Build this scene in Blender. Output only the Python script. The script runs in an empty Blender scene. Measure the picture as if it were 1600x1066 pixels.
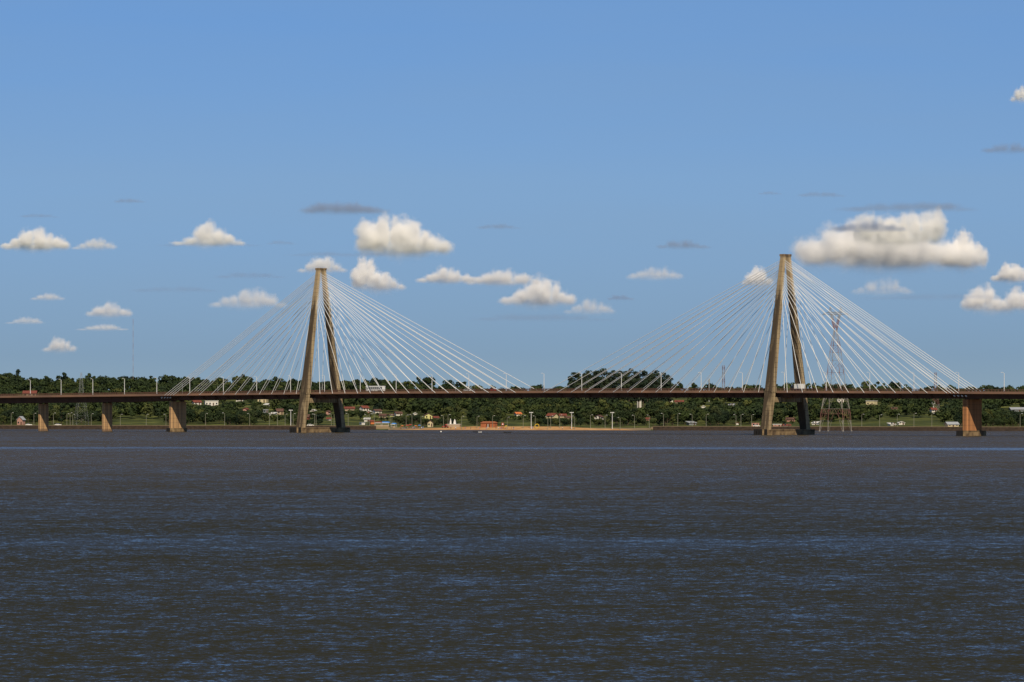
import bpy, bmesh, math, random
import numpy as np
from mathutils import Vector, noise as mnoise
SC = bpy.context.scene
COL = SC.collection
R = math.radians
# ------------------------------------------------------------------ camera, sky, sun, exposure
F = 7000.0; HC = 13.5; VH = 637.5            # focal length in 1600-px units, eye height, horizon row
cd = bpy.data.cameras.new('camera'); cam = bpy.data.objects.new('camera', cd); COL.objects.link(cam)
cam.location = (0, 0, HC); cam.rotation_euler = (R(90), 0, 0)
cd.sensor_width = 36; cd.lens = F / 1600 * 36; cd.shift_y = (VH - 533) / 1600
cd.clip_start = 1; cd.clip_end = 200000
SC.camera = cam
SUN = Vector((.275, -1.617, 1.55)).normalized()
SUN_EL = math.asin(SUN.z); SUN_ROT = math.atan2(SUN.x, SUN.y)
w = bpy.data.worlds.new('World'); SC.world = w; w.use_nodes = True
nt = w.node_tree; nt.nodes.clear()
wo = nt.nodes.new('ShaderNodeOutputWorld'); bg = nt.nodes.new('ShaderNodeBackground')
sky = nt.nodes.new('ShaderNodeTexSky'); sky.sky_type = 'NISHITA'; sky.sun_disc = False
sky.sun_elevation = SUN_EL; sky.sun_rotation = SUN_ROT
sky.altitude = 0; sky.air_density = 1.0; sky.dust_density = 0.0; sky.ozone_density = 4.0
tc = nt.nodes.new('ShaderNodeTexCoord')
mp = nt.nodes.new('ShaderNodeMapping'); mp.vector_type = 'POINT'
mp.inputs['Scale'].default_value = (1, 1, 3.2); mp.inputs['Location'].default_value = (0, 0, .10)
nt.links.new(tc.outputs['Generated'], mp.inputs['Vector']); nt.links.new(mp.outputs[0], sky.inputs['Vector'])
# lower air is paler, the upper air deeper blue than the plain model gives
sz = nt.nodes.new('ShaderNodeSeparateXYZ'); nt.links.new(tc.outputs['Generated'], sz.inputs[0])
gr = nt.nodes.new('ShaderNodeValToRGB'); e = gr.color_ramp.elements
e[0].position = .0; e[0].color = (.345, .315, .30, 1); e[1].position = .5; e[1].color = (.50, .49, .49, 1)
for p_, c_ in ((.0125, (.362, .348, .345)), (.031, (.50, .498, .488)), (.0496, (.635, .645, .62)), (.09, (.705, .835, .89)), (.2, (.64, .68, .72))):
    q_ = e.new(p_); q_.color = (*c_, 1)
nt.links.new(sz.outputs[2], gr.inputs[0])
gm = nt.nodes.new('ShaderNodeVectorMath'); gm.operation = 'MULTIPLY'; nt.links.new(sky.outputs[0], gm.inputs[0]); nt.links.new(gr.outputs[0], gm.inputs[1])
gs = nt.nodes.new('ShaderNodeVectorMath'); gs.operation = 'SCALE'; gs.inputs['Scale'].default_value = 2.0; nt.links.new(gm.outputs[0], gs.inputs[0])
# thin uneven veil high over the far shore
vm_ = nt.nodes.new('ShaderNodeMapping'); vm_.inputs['Scale'].default_value = (9, 9, 60); nt.links.new(tc.outputs['Generated'], vm_.inputs[0])
vn = nt.nodes.new('ShaderNodeTexNoise'); vn.inputs['Scale'].default_value = 1.0; vn.inputs['Detail'].default_value = 4; nt.links.new(vm_.outputs[0], vn.inputs['Vector'])
vr = nt.nodes.new('ShaderNodeMapRange'); nt.links.new(vn.outputs['Fac'], vr.inputs[0]); vr.inputs['From Min'].default_value = .35; vr.inputs['From Max'].default_value = .7; vr.inputs['To Min'].default_value = 0; vr.inputs['To Max'].default_value = .16
vx = nt.nodes.new('ShaderNodeMix'); vx.data_type = 'RGBA'; vx.inputs[7].default_value = (2.9, 4.2, 5.7, 1); nt.links.new(vr.outputs[0], vx.inputs[0]); nt.links.new(gs.outputs[0], vx.inputs[6])
nt.links.new(vx.outputs[2], bg.inputs[0]); nt.links.new(bg.outputs[0], wo.inputs[0])
bg.inputs[1].default_value = 0.085
sl = bpy.data.lights.new('sun', 'SUN'); so = bpy.data.objects.new('sun', sl); COL.objects.link(so)
sl.energy = 4.2; sl.angle = R(0.5); sl.color = (1.0, .86, .66)
so.rotation_euler = SUN.to_track_quat('Z', 'Y').to_euler(); so.location = (200, -500, 600)
SC.view_settings.view_transform = 'Standard'; SC.view_settings.look = 'None'
SC.view_settings.exposure = 0; SC.view_settings.gamma = 1
SC.cycles.volume_bounces = 32; SC.cycles.max_bounces = 34; SC.cycles.volume_step_rate = .6; SC.cycles.volume_max_steps = 256; SC.cycles.transparent_max_bounces = 16
SC.cycles.use_denoising = True
random.seed(7); rng = np.random.default_rng(7)

# ------------------------------------------------------------------ materials
def mat(name, col, rough=.8, noise=0, nscale=1.0, stretch=(1, 1, 1), col2=None, spec=.3, metal=0, objrand=0, bump=0):
    m = bpy.data.materials.new(name); m.use_nodes = True
    t = m.node_tree; b = t.nodes['Principled BSDF']; L = t.links
    b.inputs['Roughness'].default_value = rough; b.inputs['Metallic'].default_value = metal
    b.inputs['Specular IOR Level'].default_value = spec
    c = (*col, 1)
    b.inputs['Base Color'].default_value = c
    last = None
    if noise or col2:
        tcn = t.nodes.new('ShaderNodeTexCoord'); mpn = t.nodes.new('ShaderNodeMapping'); mpn.inputs['Scale'].default_value = stretch
        nz = t.nodes.new('ShaderNodeTexNoise'); nz.inputs['Scale'].default_value = nscale; nz.inputs['Detail'].default_value = 5
        cr = t.nodes.new('ShaderNodeValToRGB'); cr.color_ramp.elements[0].position = .35; cr.color_ramp.elements[1].position = .65
        c2 = col2 if col2 else tuple(x * (1 - noise) for x in col)
        cr.color_ramp.elements[0].color = (*c2, 1); cr.color_ramp.elements[1].color = c
        L.new(tcn.outputs['Object'], mpn.inputs[0]); L.new(mpn.outputs[0], nz.inputs['Vector']); L.new(nz.outputs['Fac'], cr.inputs[0])
        last = cr.outputs[0]
        if bump:
            bp = t.nodes.new('ShaderNodeBump'); bp.inputs['Strength'].default_value = bump; bp.inputs['Distance'].default_value = .1
            L.new(nz.outputs['Fac'], bp.inputs['Height']); L.new(bp.outputs[0], b.inputs['Normal'])
    if objrand:
        oi = t.nodes.new('ShaderNodeObjectInfo'); mr = t.nodes.new('ShaderNodeMapRange')
        mr.inputs['To Min'].default_value = 1 - objrand; mr.inputs['To Max'].default_value = 1 + objrand
        L.new(oi.outputs['Random'], mr.inputs[0])
        vm = t.nodes.new('ShaderNodeVectorMath'); vm.operation = 'SCALE'
        if last: L.new(last, vm.inputs[0])
        else: vm.inputs[0].default_value = col
        L.new(mr.outputs[0], vm.inputs['Scale']); last = vm.outputs[0]
    if last: L.new(last, b.inputs['Base Color'])
    return m

def concrete(name, base, dark, near_dark=.0, lines=2.4, low=.12, tide=0):
    """weathered concrete: pour lines, vertical run-off streaks, dark staining on the near (-y) faces that also paints in weaker sun there"""
    m = mat(name, base, .9, spec=.15); t = m.node_tree; b = t.nodes['Principled BSDF']; L = t.links; N = t.nodes.new
    tcn = N('ShaderNodeTexCoord')
    def noise(scale, stretch, detail=5):
        mpn = N('ShaderNodeMapping'); mpn.inputs['Scale'].default_value = stretch
        nz = N('ShaderNodeTexNoise'); nz.inputs['Scale'].default_value = scale; nz.inputs['Detail'].default_value = detail
        L.new(tcn.outputs['Object'], mpn.inputs[0]); L.new(mpn.outputs[0], nz.inputs['Vector']); return nz.outputs['Fac']
    def ramp(src, a, bb, lo=0., hi=1.):
        mr = N('ShaderNodeMapRange'); mr.inputs['From Min'].default_value = a; mr.inputs['From Max'].default_value = bb
        mr.inputs['To Min'].default_value = lo; mr.inputs['To Max'].default_value = hi; L.new(src, mr.inputs[0]); return mr.outputs[0]
    def math_(op, a, c):
        n = N('ShaderNodeMath'); n.operation = op; n.use_clamp = False
        for i, q in enumerate((a, c)):
            if isinstance(q, (int, float)): n.inputs[i].default_value = q
            else: L.new(q, n.inputs[i])
        return n.outputs[0]
    streak = ramp(noise(.55, (1, 1, .035), 4), .42, .62)
    blot = ramp(noise(.12, (1, 1, .5), 6), .35, .7)
    sx = N('ShaderNodeSeparateXYZ'); L.new(tcn.outputs['Object'], sx.inputs[0])
    fr = math_('FRACT', math_('DIVIDE', sx.outputs[2], lines), 0)
    line = ramp(fr, .06, .12, .35, 0)
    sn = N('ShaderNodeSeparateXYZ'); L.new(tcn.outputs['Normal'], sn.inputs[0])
    face = ramp(sn.outputs[1], -.4, -.6, 0, near_dark)  # near faces picked by normal: staining plus shade painted into the colour
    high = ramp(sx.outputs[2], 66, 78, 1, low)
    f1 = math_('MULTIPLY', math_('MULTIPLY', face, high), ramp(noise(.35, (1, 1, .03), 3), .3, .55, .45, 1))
    f2 = math_('MULTIPLY', math_('MULTIPLY', streak, high), .6)
    f3 = math_('MULTIPLY', blot, .22)
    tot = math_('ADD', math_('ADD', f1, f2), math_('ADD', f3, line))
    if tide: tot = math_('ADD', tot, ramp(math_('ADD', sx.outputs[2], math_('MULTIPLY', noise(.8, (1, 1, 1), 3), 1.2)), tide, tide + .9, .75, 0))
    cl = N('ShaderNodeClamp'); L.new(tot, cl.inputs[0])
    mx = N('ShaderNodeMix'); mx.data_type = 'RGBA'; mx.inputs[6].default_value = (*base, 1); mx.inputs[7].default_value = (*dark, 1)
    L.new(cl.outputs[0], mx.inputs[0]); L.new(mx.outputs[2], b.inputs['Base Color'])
    return m

M = {}
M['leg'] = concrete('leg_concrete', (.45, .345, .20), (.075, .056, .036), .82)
M['cap'] = mat('cap_concrete', (.27, .19, .10), .9, nscale=.5, stretch=(1, 1, .6), col2=(.09, .06, .035))
M['dark_end_panel'] = mat('end_panel_dark', (.02, .018, .016), .7)  # near-black, for the panels on the near ends of the caps
M['tan_pier'] = concrete('tan_pier_concrete', (.56, .35, .165), (.20, .13, .08), 0, 2.5, 1, 1.4)
M['orange_pier'] = concrete('orange_pier_concrete', (.50, .225, .09), (.20, .10, .05), 0, 2.5, 1, 1.4)
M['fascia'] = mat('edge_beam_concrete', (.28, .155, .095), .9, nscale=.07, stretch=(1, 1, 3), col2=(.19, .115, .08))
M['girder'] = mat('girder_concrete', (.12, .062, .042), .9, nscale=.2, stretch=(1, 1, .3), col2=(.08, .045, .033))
M['asphalt'] = mat('asphalt', (.05, .05, .05), .9, noise=.3, nscale=.5)
M['rail'] = mat('rusty_rail', (.12, .06, .04), .8)
M['cable'] = mat('cable_sheath', (.76, .76, .73), .5)
M['anchor'] = mat('anchor_steel', (.75, .72, .66), .5)
M['lamp'] = mat('lamp_paint', (.66, .66, .64), .5)
M['lamp_grey'] = mat('lamp_concrete', (.22, .22, .16), .7)
M['glass'] = mat('dark_glass', (.02, .025, .03), .1, spec=.6)
M['tyre'] = mat('tyre', (.02, .02, .02), .8)
M['white'] = mat('white_paint', (.78, .77, .72), .5)
M['cream'] = mat('cream_render', (.62, .53, .32), .8, noise=.12, nscale=.8)
M['whitewall'] = mat('white_render', (.70, .66, .58), .8, noise=.12, nscale=.8)
M['pink'] = mat('pink_render', (.50, .27, .21), .8, noise=.15, nscale=.8)
M['yellow'] = mat('yellow_render', (.66, .62, .25), .8, noise=.1, nscale=.8)
M['beige'] = mat('beige_render', (.42, .33, .22), .8, noise=.15, nscale=.8)
M['grey'] = mat('grey_render', (.22, .24, .25), .8, noise=.15, nscale=.8)
M['brick'] = mat('orange_brick', (.40, .14, .06), .85, noise=.2, nscale=1.5)
M['redroof'] = mat('red_tiles', (.22, .065, .042), .8, noise=.35, nscale=1.2)
M['brownroof'] = mat('brown_tiles', (.14, .075, .055), .8, noise=.35, nscale=1.2)
M['greyroof'] = mat('grey_sheet_roof', (.38, .40, .42), .5, noise=.15, nscale=.6)
M['whiteroof'] = mat('white_sheet_roof', (.72, .70, .64), .5, noise=.1, nscale=.6)
M['door'] = mat('brown_door', (.10, .06, .04), .6)
M['red'] = mat('red_paint', (.45, .05, .03), .5)
M['orange'] = mat('orange_cloth', (.60, .18, .06), .8)
M['blue'] = mat('blue_cloth', (.05, .22, .60), .7)
M['skin'] = mat('skin', (.42, .24, .16), .7)
M['steel'] = mat('galvanised_steel', (.30, .31, .31), .6)
M['dark'] = mat('dark_hull', (.025, .022, .02), .7)
M['trunk'] = mat('bark', (.10, .075, .05), .9, noise=.4, nscale=2)
M['yellowpaint'] = mat('yellow_paint', (.65, .45, .04), .5)
def banded(name, a, b, step):
    m = mat(name, a, .6); t = m.node_tree; N = t.nodes.new; L = t.links
    g = N('ShaderNodeTexCoord'); s = N('ShaderNodeSeparateXYZ'); L.new(g.outputs['Object'], s.inputs[0])
    d = N('ShaderNodeMath'); d.operation = 'DIVIDE'; L.new(s.outputs[2], d.inputs[0]); d.inputs[1].default_value = step
    f = N('ShaderNodeMath'); f.operation = 'FRACT'; L.new(d.outputs[0], f.inputs[0])
    q = N('ShaderNodeMath'); q.operation = 'GREATER_THAN'; L.new(f.outputs[0], q.inputs[0]); q.inputs[1].default_value = .5
    mx = N('ShaderNodeMix'); mx.data_type = 'RGBA'; mx.inputs[6].default_value = (*a, 1); mx.inputs[7].default_value = (*b, 1)
    L.new(q.outputs[0], mx.inputs[0]); L.new(mx.outputs[2], t.nodes['Principled BSDF'].inputs['Base Color']); return m
M['band'] = banded('red_white_steel', (.34, .31, .27), (.24, .12, .09), 13.0)
M['band2'] = banded('red_white_mast', (.42, .38, .36), (.30, .15, .12), 10.0)
def leafmat(name, a, b2, c3):
    m = mat(name, a, .9, spec=.05); t = m.node_tree; N = t.nodes.new; L = t.links; b = t.nodes['Principled BSDF']
    g = N('ShaderNodeNewGeometry')
    nz = N('ShaderNodeTexNoise'); nz.inputs['Scale'].default_value = .055; nz.inputs['Detail'].default_value = 3
    n2 = N('ShaderNodeTexNoise'); n2.inputs['Scale'].default_value = .5; n2.inputs['Detail'].default_value = 2
    L.new(g.outputs['Position'], nz.inputs['Vector']); L.new(g.outputs['Position'], n2.inputs['Vector'])
    cr = N('ShaderNodeValToRGB'); e = cr.color_ramp.elements; e[0].position = .36; e[0].color = (*b2, 1); e[1].position = .68; e[1].color = (*c3, 1)
    x = e.new(.5); x.color = (*a, 1)
    oi = N('ShaderNodeObjectInfo'); ad = N('ShaderNodeMath'); ad.operation = 'MULTIPLY_ADD'
    L.new(oi.outputs['Random'], ad.inputs[0]); ad.inputs[1].default_value = .20; L.new(nz.outputs['Fac'], ad.inputs[2])
    sb = N('ShaderNodeMath'); sb.operation = 'SUBTRACT'; L.new(ad.outputs[0], sb.inputs[0]); sb.inputs[1].default_value = .13
    L.new(sb.outputs[0], cr.inputs[0])
    mr = N('ShaderNodeMapRange'); L.new(n2.outputs['Fac'], mr.inputs[0]); mr.inputs['From Min'].default_value = .3; mr.inputs['From Max'].default_value = .7
    mr.inputs['To Min'].default_value = .7; mr.inputs['To Max'].default_value = 1.3
    vm = N('ShaderNodeVectorMath'); vm.operation = 'SCALE'; L.new(cr.outputs[0], vm.inputs[0]); L.new(mr.outputs[0], vm.inputs['Scale'])
    L.new(vm.outputs[0], b.inputs['Base Color']); return m
M['leaf0'] = leafmat('dark_green_leaves', (.028, .042, .020), (.015, .025, .016), (.040, .058, .020))
M['leaf1'] = leafmat('mid_green_leaves', (.036, .052, .020), (.022, .035, .017), (.058, .074, .023))
M['leaf2'] = leafmat('olive_leaves', (.060, .072, .026), (.038, .049, .022), (.085, .094, .028))
M['leaf3'] = leafmat('eucalyptus_leaves', (.034, .048, .028), (.022, .034, .022), (.050, .064, .032))

# ------------------------------------------------------------------ mesh builder
class MB:
    def __init__(s): s.v = []; s.f = []; s.mi = []; s.n = 0
    def add(s, vs, fs, mi=0):
        s.v.extend([tuple(map(float, p)) for p in vs]); s.f.extend([tuple(i + s.n for i in f) for f in fs]); s.mi += [mi] * len(fs); s.n += len(vs); return s
    def box(s, x0, x1, y0, y1, z0, z1, mi=0):
        return s.add([(x0,y0,z0),(x1,y0,z0),(x1,y1,z0),(x0,y1,z0),(x0,y0,z1),(x1,y0,z1),(x1,y1,z1),(x0,y1,z1)],
              [(0,3,2,1),(4,5,6,7),(0,1,5,4),(1,2,6,5),(2,3,7,6),(3,0,4,7)], mi)
    def tube(s, a, b, r0, r1=None, n=6, mi=0):
        r1 = r0 if r1 is None else r1
        a, b = Vector(a), Vector(b); d = (b - a).normalized(); u = d.orthogonal().normalized(); v = d.cross(u)
        vs = []
        for p, r in ((a, r0), (b, r1)):
            for i in range(n):
                t = 2 * math.pi * i / n + math.pi / n; vs.append(p + u * math.cos(t) * r + v * math.sin(t) * r)
        fs = [(i, (i + 1) % n, n + (i + 1) % n, n + i) for i in range(n)] + [tuple(range(n))[::-1], tuple(range(n, 2 * n))]
        return s.add(vs, fs, mi)
    def loft(s, rings, mi=0, cap=True):
        n = len(rings[0]); vs = [p for r in rings for p in r]; fs = []
        for k in range(len(rings) - 1):
            for i in range(n):
                j = (i + 1) % n; fs.append((k*n+i, k*n+j, (k+1)*n+j, (k+1)*n+i))
        if cap: fs += [tuple(range(n))[::-1], tuple(range((len(rings)-1)*n, len(rings)*n))]
        return s.add(vs, fs, mi)
    def ball(s, c, r, n=8, m=6, mi=0):
        rx, ry, rz = r if isinstance(r, tuple) else (r, r, r)
        rings = []
        for k in range(1, m):
            t = math.pi * k / m
            rings.append([(c[0]+rx*math.sin(t)*math.cos(2*math.pi*i/n), c[1]+ry*math.sin(t)*math.sin(2*math.pi*i/n), c[2]-rz*math.cos(t)) for i in range(n)])
        return s.loft(rings, mi)
    def build(s, name, mats, parent=None, loc=None, rz=0, smooth=False):
        me = bpy.data.meshes.new(name); me.from_pydata(s.v, [], s.f)
        for m in (mats if isinstance(mats, (list, tuple)) else [mats]): me.materials.append(m)
        if any(s.mi): me.polygons.foreach_set('material_index', s.mi)
        if smooth: me.polygons.foreach_set('use_smooth', [True] * len(me.polygons))
        me.update(); return link(name, me, parent, loc, rz)
def link(name, data, parent=None, loc=None, rz=0):
    o = bpy.data.objects.new(name, data); COL.objects.link(o)
    if parent: o.parent = parent
    if loc is not None: o.location = loc
    o.rotation_euler = (0, 0, rz); return o
def tag(o, label=None, cat=None, group=None, kind=None):
    for k, v in (('label', label), ('category', cat), ('group', group), ('kind', kind)):
        if v: o[k] = v
    return o
KIDS = {}
def copy_tree(o, parent=None, loc=None, rz=None):
    c = o.copy(); COL.objects.link(c); c.parent = parent
    if loc is not None: c.location = loc
    if rz is not None: c.rotation_euler = (0, 0, rz)
    for ch in list(o.children): copy_tree(ch, c)
    return c
def npmesh(name, v, f, mats, mi=None):
    me = bpy.data.meshes.new(name); k = f.shape[1]
    me.vertices.add(len(v)); me.vertices.foreach_set('co', v.astype(np.float32).ravel())
    me.loops.add(f.size); me.loops.foreach_set('vertex_index', f.astype(np.int32).ravel())
    me.polygons.add(len(f)); me.polygons.foreach_set('loop_start', np.arange(0, f.size, k, dtype=np.int32))
    for m in mats: me.materials.append(m)
    if mi is not None: me.polygons.foreach_set('material_index', mi.astype(np.int32))
    me.update(calc_edges=True); return me

# ------------------------------------------------------------------ pixel -> place helpers
def P(x, v, Y): return Vector(((x - 800) / F * Y, Y, HC - (v - VH) / F * Y))
def px(p): return (800 + p[0] / p[1] * F, VH - (p[2] - HC) / p[1] * F)
# bridge frame
D1, D2 = 2468.4, 2244.0
P1 = Vector((-299 / F * D1, D1, 0)); P2 = Vector((428 / F * D2, D2, 0))
DK = (P2 - P1).normalized(); TV = Vector((-DK.y, DK.x, 0)); MID = (P1 + P2) / 2; BRZ = math.atan2(DK.y, DK.x)
def s_at(x, n=0.0):
    k = (x - 800) / F; q = MID + TV * n     # (q.x + s DK.x) = k (q.y + s DK.y)
    return (k * q.y - q.x) / (DK.x - k * DK.y)
def zt(s):
    e = max(0, abs(s) - 165); return 22.35 - .3 * (min(abs(s), 165) / 165) ** 2 - .006 * e
def BW(s, n, z=0): p = MID + DK * s + TV * n; p.z = z; return p

# ------------------------------------------------------------------ terrain
def Ys(X): return 2733 - .404 * X
_rx = np.array([-3000, -330, -230, -140, -100, -60, 0, 60, 120, 200, 300, 3000.])
_rh = np.array([30, 30, 29, 29, 28, 26, 22, 21.5, 21.5, 21, 21, 22.])
def smooth(t): t = np.clip(t, 0, 1); return t * t * (3 - 2 * t)
def hgt(X, Y):
    X = np.asarray(X, float); Y = np.asarray(Y, float); d = Y - Ys(X)
    xr = X * 3500 / np.maximum(Y, 1)      # ridge profile follows the valley, widening with distance
    H = np.interp(xr * .8, _rx, _rh)
    t = np.clip((d - 40) / 860, 0, 1)
    up = (H - 2.1) * (smooth(t) * .55 + t * .45)
    nz = np.sin(X * .013 + Y * .007) * 1.3 + np.sin(X * .031 - Y * .011) * .8
    z = 2.1 + up + nz * np.clip((d - 60) / 200, 0, 1)
    beach = (X > -76) & (X < 84)
    wall = np.interp(d, [-30, 0, 1.2], [-3, -.6, 2.1]); sand = np.interp(d, [-30, 0, 20], [-1.5, 0, 2.1])
    low = np.where(beach, sand, wall)
    return np.where(d < 20, np.minimum(low, 2.1), z)
def ground_hit(x, v):
    k = (x - 800) / F
    for d in np.arange(12, 900, 3.0):
        Y = (2733 + d) / (1 + .404 * k); X = k * Y; z = float(hgt(X, Y))
        if VH - (z - HC) / Y * F <= v: return Vector((X, Y, z))
    return Vector((X, Y, z))

xs = np.unique(np.concatenate([np.linspace(-9000, -800, 12), np.arange(-800, 801, 8.), np.linspace(800, 9000, 12), [-76.5, -75.5, 83.5, 84.5]]))
ds = np.concatenate([[-60, -30, -8, 0, 1.2, 6, 12, 20, 30, 40], np.arange(52, 1000, 12.), [1100, 1400, 2200, 4000, 9000, 20000]])
XX, DD = np.meshgrid(xs, ds); YY = Ys(XX) + DD; ZZ = hgt(XX, YY)
v = np.stack([XX, YY, ZZ], -1).reshape(-1, 3); nx = len(xs); idx = np.arange(len(v)).reshape(len(ds), nx)
f = np.stack([idx[:-1, :-1], idx[:-1, 1:], idx[1:, 1:], idx[1:, :-1]], -1).reshape(-1, 4)
def ground_mat():
    m = mat('hillside_ground', (.07, .09, .03), .95, spec=.05); t = m.node_tree; N = t.nodes.new; L = t.links
    g = N('ShaderNodeNewGeometry'); s = N('ShaderNodeSeparateXYZ'); L.new(g.outputs['Position'], s.inputs[0])
    def nz(sc, det=4):
        n = N('ShaderNodeTexNoise'); n.inputs['Scale'].default_value = sc; n.inputs['Detail'].default_value = det; L.new(g.outputs['Position'], n.inputs['Vector']); return n.outputs['Fac']
    cr = N('ShaderNodeValToRGB'); e = cr.color_ramp.elements
    e[0].position = .38; e[0].color = (.036, .045, .018, 1); e[1].position = .68; e[1].color = (.16, .165, .045, 1)
    x = e.new(.53); x.color = (.075, .09, .028, 1)
    L.new(nz(.06), cr.inputs[0])
    cd2 = N('ShaderNodeValToRGB'); e = cd2.color_ramp.elements; e[0].position = .4; e[0].color = (.42, .22, .09, 1); e[1].position = .6; e[1].color = (.52, .31, .14, 1)
    L.new(nz(.15), cd2.inputs[0])
    def mth(op, a, b=0, c=None):
        n = N('ShaderNodeMath'); n.operation = op
        for i, q in enumerate((a, b, c)):
            if q is None: continue
            if isinstance(q, (int, float)): n.inputs[i].default_value = q
            else: L.new(q, n.inputs[i])
        return n.outputs[0]
    d = mth('ADD', mth('MULTIPLY_ADD', s.outputs[0], .404, s.outputs[1]), -2733.)
    edge = mth('MULTIPLY', mth('SUBTRACT', 88., mth('ABSOLUTE', mth('SUBTRACT', s.outputs[0], 4.0))), .45)
    band = mth('LESS_THAN', mth('MULTIPLY_ADD', nz(.1), 16., d), mth('MINIMUM', 30., mth('MULTIPLY_ADD', nz(.05), 26., mth('SUBTRACT', edge, 12.))))
    mx = N('ShaderNodeMix'); mx.data_type = 'RGBA'; L.new(band, mx.inputs[0]); L.new(cr.outputs[0], mx.inputs[6]); L.new(cd2.outputs[0], mx.inputs[7])
    # dirt strip (river road) behind the wall
    road = mth('MULTIPLY', mth('LESS_THAN', d, 13.), mth('GREATER_THAN', d, 0.5))
    m2 = N('ShaderNodeMix'); m2.data_type = 'RGBA'; L.new(mth('MULTIPLY', road, mth('SUBTRACT', 1., band)), m2.inputs[0]); L.new(mx.outputs[2], m2.inputs[6]); m2.inputs[7].default_value = (.23, .17, .10, 1)
    L.new(m2.outputs[2], t.nodes['Principled BSDF'].inputs['Base Color']); return m
tag(link('hillside', npmesh('hillside', v, f, [ground_mat()])), kind='structure')

# ------------------------------------------------------------------ water
def water_mat():
    m = bpy.data.materials.new('river_water'); m.use_nodes = True; t = m.node_tree; N = t.nodes.new; L = t.links; b = t.nodes['Principled BSDF']
    b.inputs['Base Color'].default_value = (.057, .0445, .0265, 1); b.inputs['IOR'].default_value = 1.33; b.inputs['Roughness'].default_value = .08
    g = N('ShaderNodeNewGeometry')
    def nz(sc, det, stretch=(1, 1, 1), rough=.5):
        mp_ = N('ShaderNodeMapping'); mp_.inputs['Scale'].default_value = stretch; L.new(g.outputs['Position'], mp_.inputs[0])
        n = N('ShaderNodeTexNoise'); n.inputs['Scale'].default_value = sc; n.inputs['Detail'].default_value = det; n.inputs['Roughness'].default_value = rough
        L.new(mp_.outputs[0], n.inputs['Vector']); return n.outputs['Fac']
    def mth(op, a, b=0, c=None):
        n = N('ShaderNodeMath'); n.operation = op
        for i, q in enumerate((a, b, c)):
            if q is None: continue
            if isinstance(q, (int, float)): n.inputs[i].default_value = q
            else: L.new(q, n.inputs[i])
        return n.outputs[0]
    def slope(sc, det, stretch, rough, off):
        mp_ = N('ShaderNodeMapping'); mp_.inputs['Scale'].default_value = stretch; mp_.inputs['Location'].default_value = (off, off * 1.7, 0); L.new(g.outputs['Position'], mp_.inputs[0])
        n = N('ShaderNodeTexNoise'); n.inputs['Scale'].default_value = sc; n.inputs['Detail'].default_value = det; n.inputs['Roughness'].default_value = rough
        L.new(mp_.outputs[0], n.inputs['Vector']); sp_ = N('ShaderNodeSeparateXYZ'); L.new(n.outputs['Color'], sp_.inputs[0])
        return mth('SUBTRACT', sp_.outputs[0], .5), mth('SUBTRACT', sp_.outputs[1], .5)
    gp = N('ShaderNodeSeparateXYZ'); L.new(g.outputs['Position'], gp.inputs[0])
    warp = mth('MULTIPLY_ADD', nz(.004, 4), 420., mth('MULTIPLY', gp.outputs[0], .18))
    def band(y0, wd, wamp=1.0):      # calm streak lying across the river at distance y0
        d_ = mth('ABSOLUTE', mth('SUBTRACT', mth('MULTIPLY_ADD', mth('SUBTRACT', warp, 210.), wamp, gp.outputs[1]), y0))
        r_ = N('ShaderNodeMapRange'); r_.interpolation_type = 'SMOOTHSTEP'; L.new(d_, r_.inputs[0]); r_.inputs['From Min'].default_value = 0; r_.inputs['From Max'].default_value = wd
        r_.inputs['To Min'].default_value = 1; r_.inputs['To Max'].default_value = 0; return r_.outputs[0]
    patn = N('ShaderNodeMapRange'); L.new(nz(.011, 5, (.28, 1, 1), .6), patn.inputs[0]); patn.inputs['From Min'].default_value = .35; patn.inputs['From Max'].default_value = .68
    patn.inputs['To Min'].default_value = 1.18; patn.inputs['To Max'].default_value = .72
    calm = mth('MAXIMUM', mth('MULTIPLY', band(1500., 75., .35), .75), mth('MAXIMUM', mth('MULTIPLY', band(455., 34., .12), .38), mth('MULTIPLY', band(1290., 24., .3), .25)))
    amp = mth('MULTIPLY', patn.outputs[0], mth('SUBTRACT', 1.0, calm))
    x1, y1 = slope(.75, 2, (1.35, 1, 1), .5, 0); x2, y2 = slope(3.2, 3, (1.2, 1, 1), .65, 31.); x3, y3 = slope(.17, 2, (.8, 1, 1), .5, 77.)
    sy = mth('ADD', mth('ADD', mth('MULTIPLY', y1, .85), mth('MULTIPLY', y3, .38)), mth('MULTIPLY', y2, 1.55)); sx_ = mth('ADD', mth('MULTIPLY', x1, .5), mth('MULTIPLY', x2, .5))
    # what one sees at a low angle are the wave faces that lean to this bank; wind waves are steeper on that side
    tilt = mth('MULTIPLY', mth('MAXIMUM', mth('ADD', sy, .33), .03), amp)
    cb = N('ShaderNodeCombineXYZ'); L.new(mth('MULTIPLY', sx_, amp), cb.inputs[0]); L.new(mth('MULTIPLY', tilt, -1.), cb.inputs[1]); cb.inputs[2].default_value = 1
    nn = N('ShaderNodeVectorMath'); nn.operation = 'NORMALIZE'; L.new(cb.outputs[0], nn.inputs[0]); L.new(nn.outputs[0], b.inputs['Normal'])
    cr = N('ShaderNodeValToRGB'); e = cr.color_ramp.elements; e[0].position = .25; e[0].color = (.0235, .0212, .0064, 1); e[1].position = .75; e[1].color = (.050, .040, .022, 1)
    fy = N('ShaderNodeMapRange'); L.new(gp.outputs[1], fy.inputs[0]); fy.inputs['From Min'].default_value = 150; fy.inputs['From Max'].default_value = 1500
    L.new(fy.outputs[0], cr.inputs[0]); L.new(cr.outputs[0], b.inputs['Base Color'])
    return m
wv = []
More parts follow.
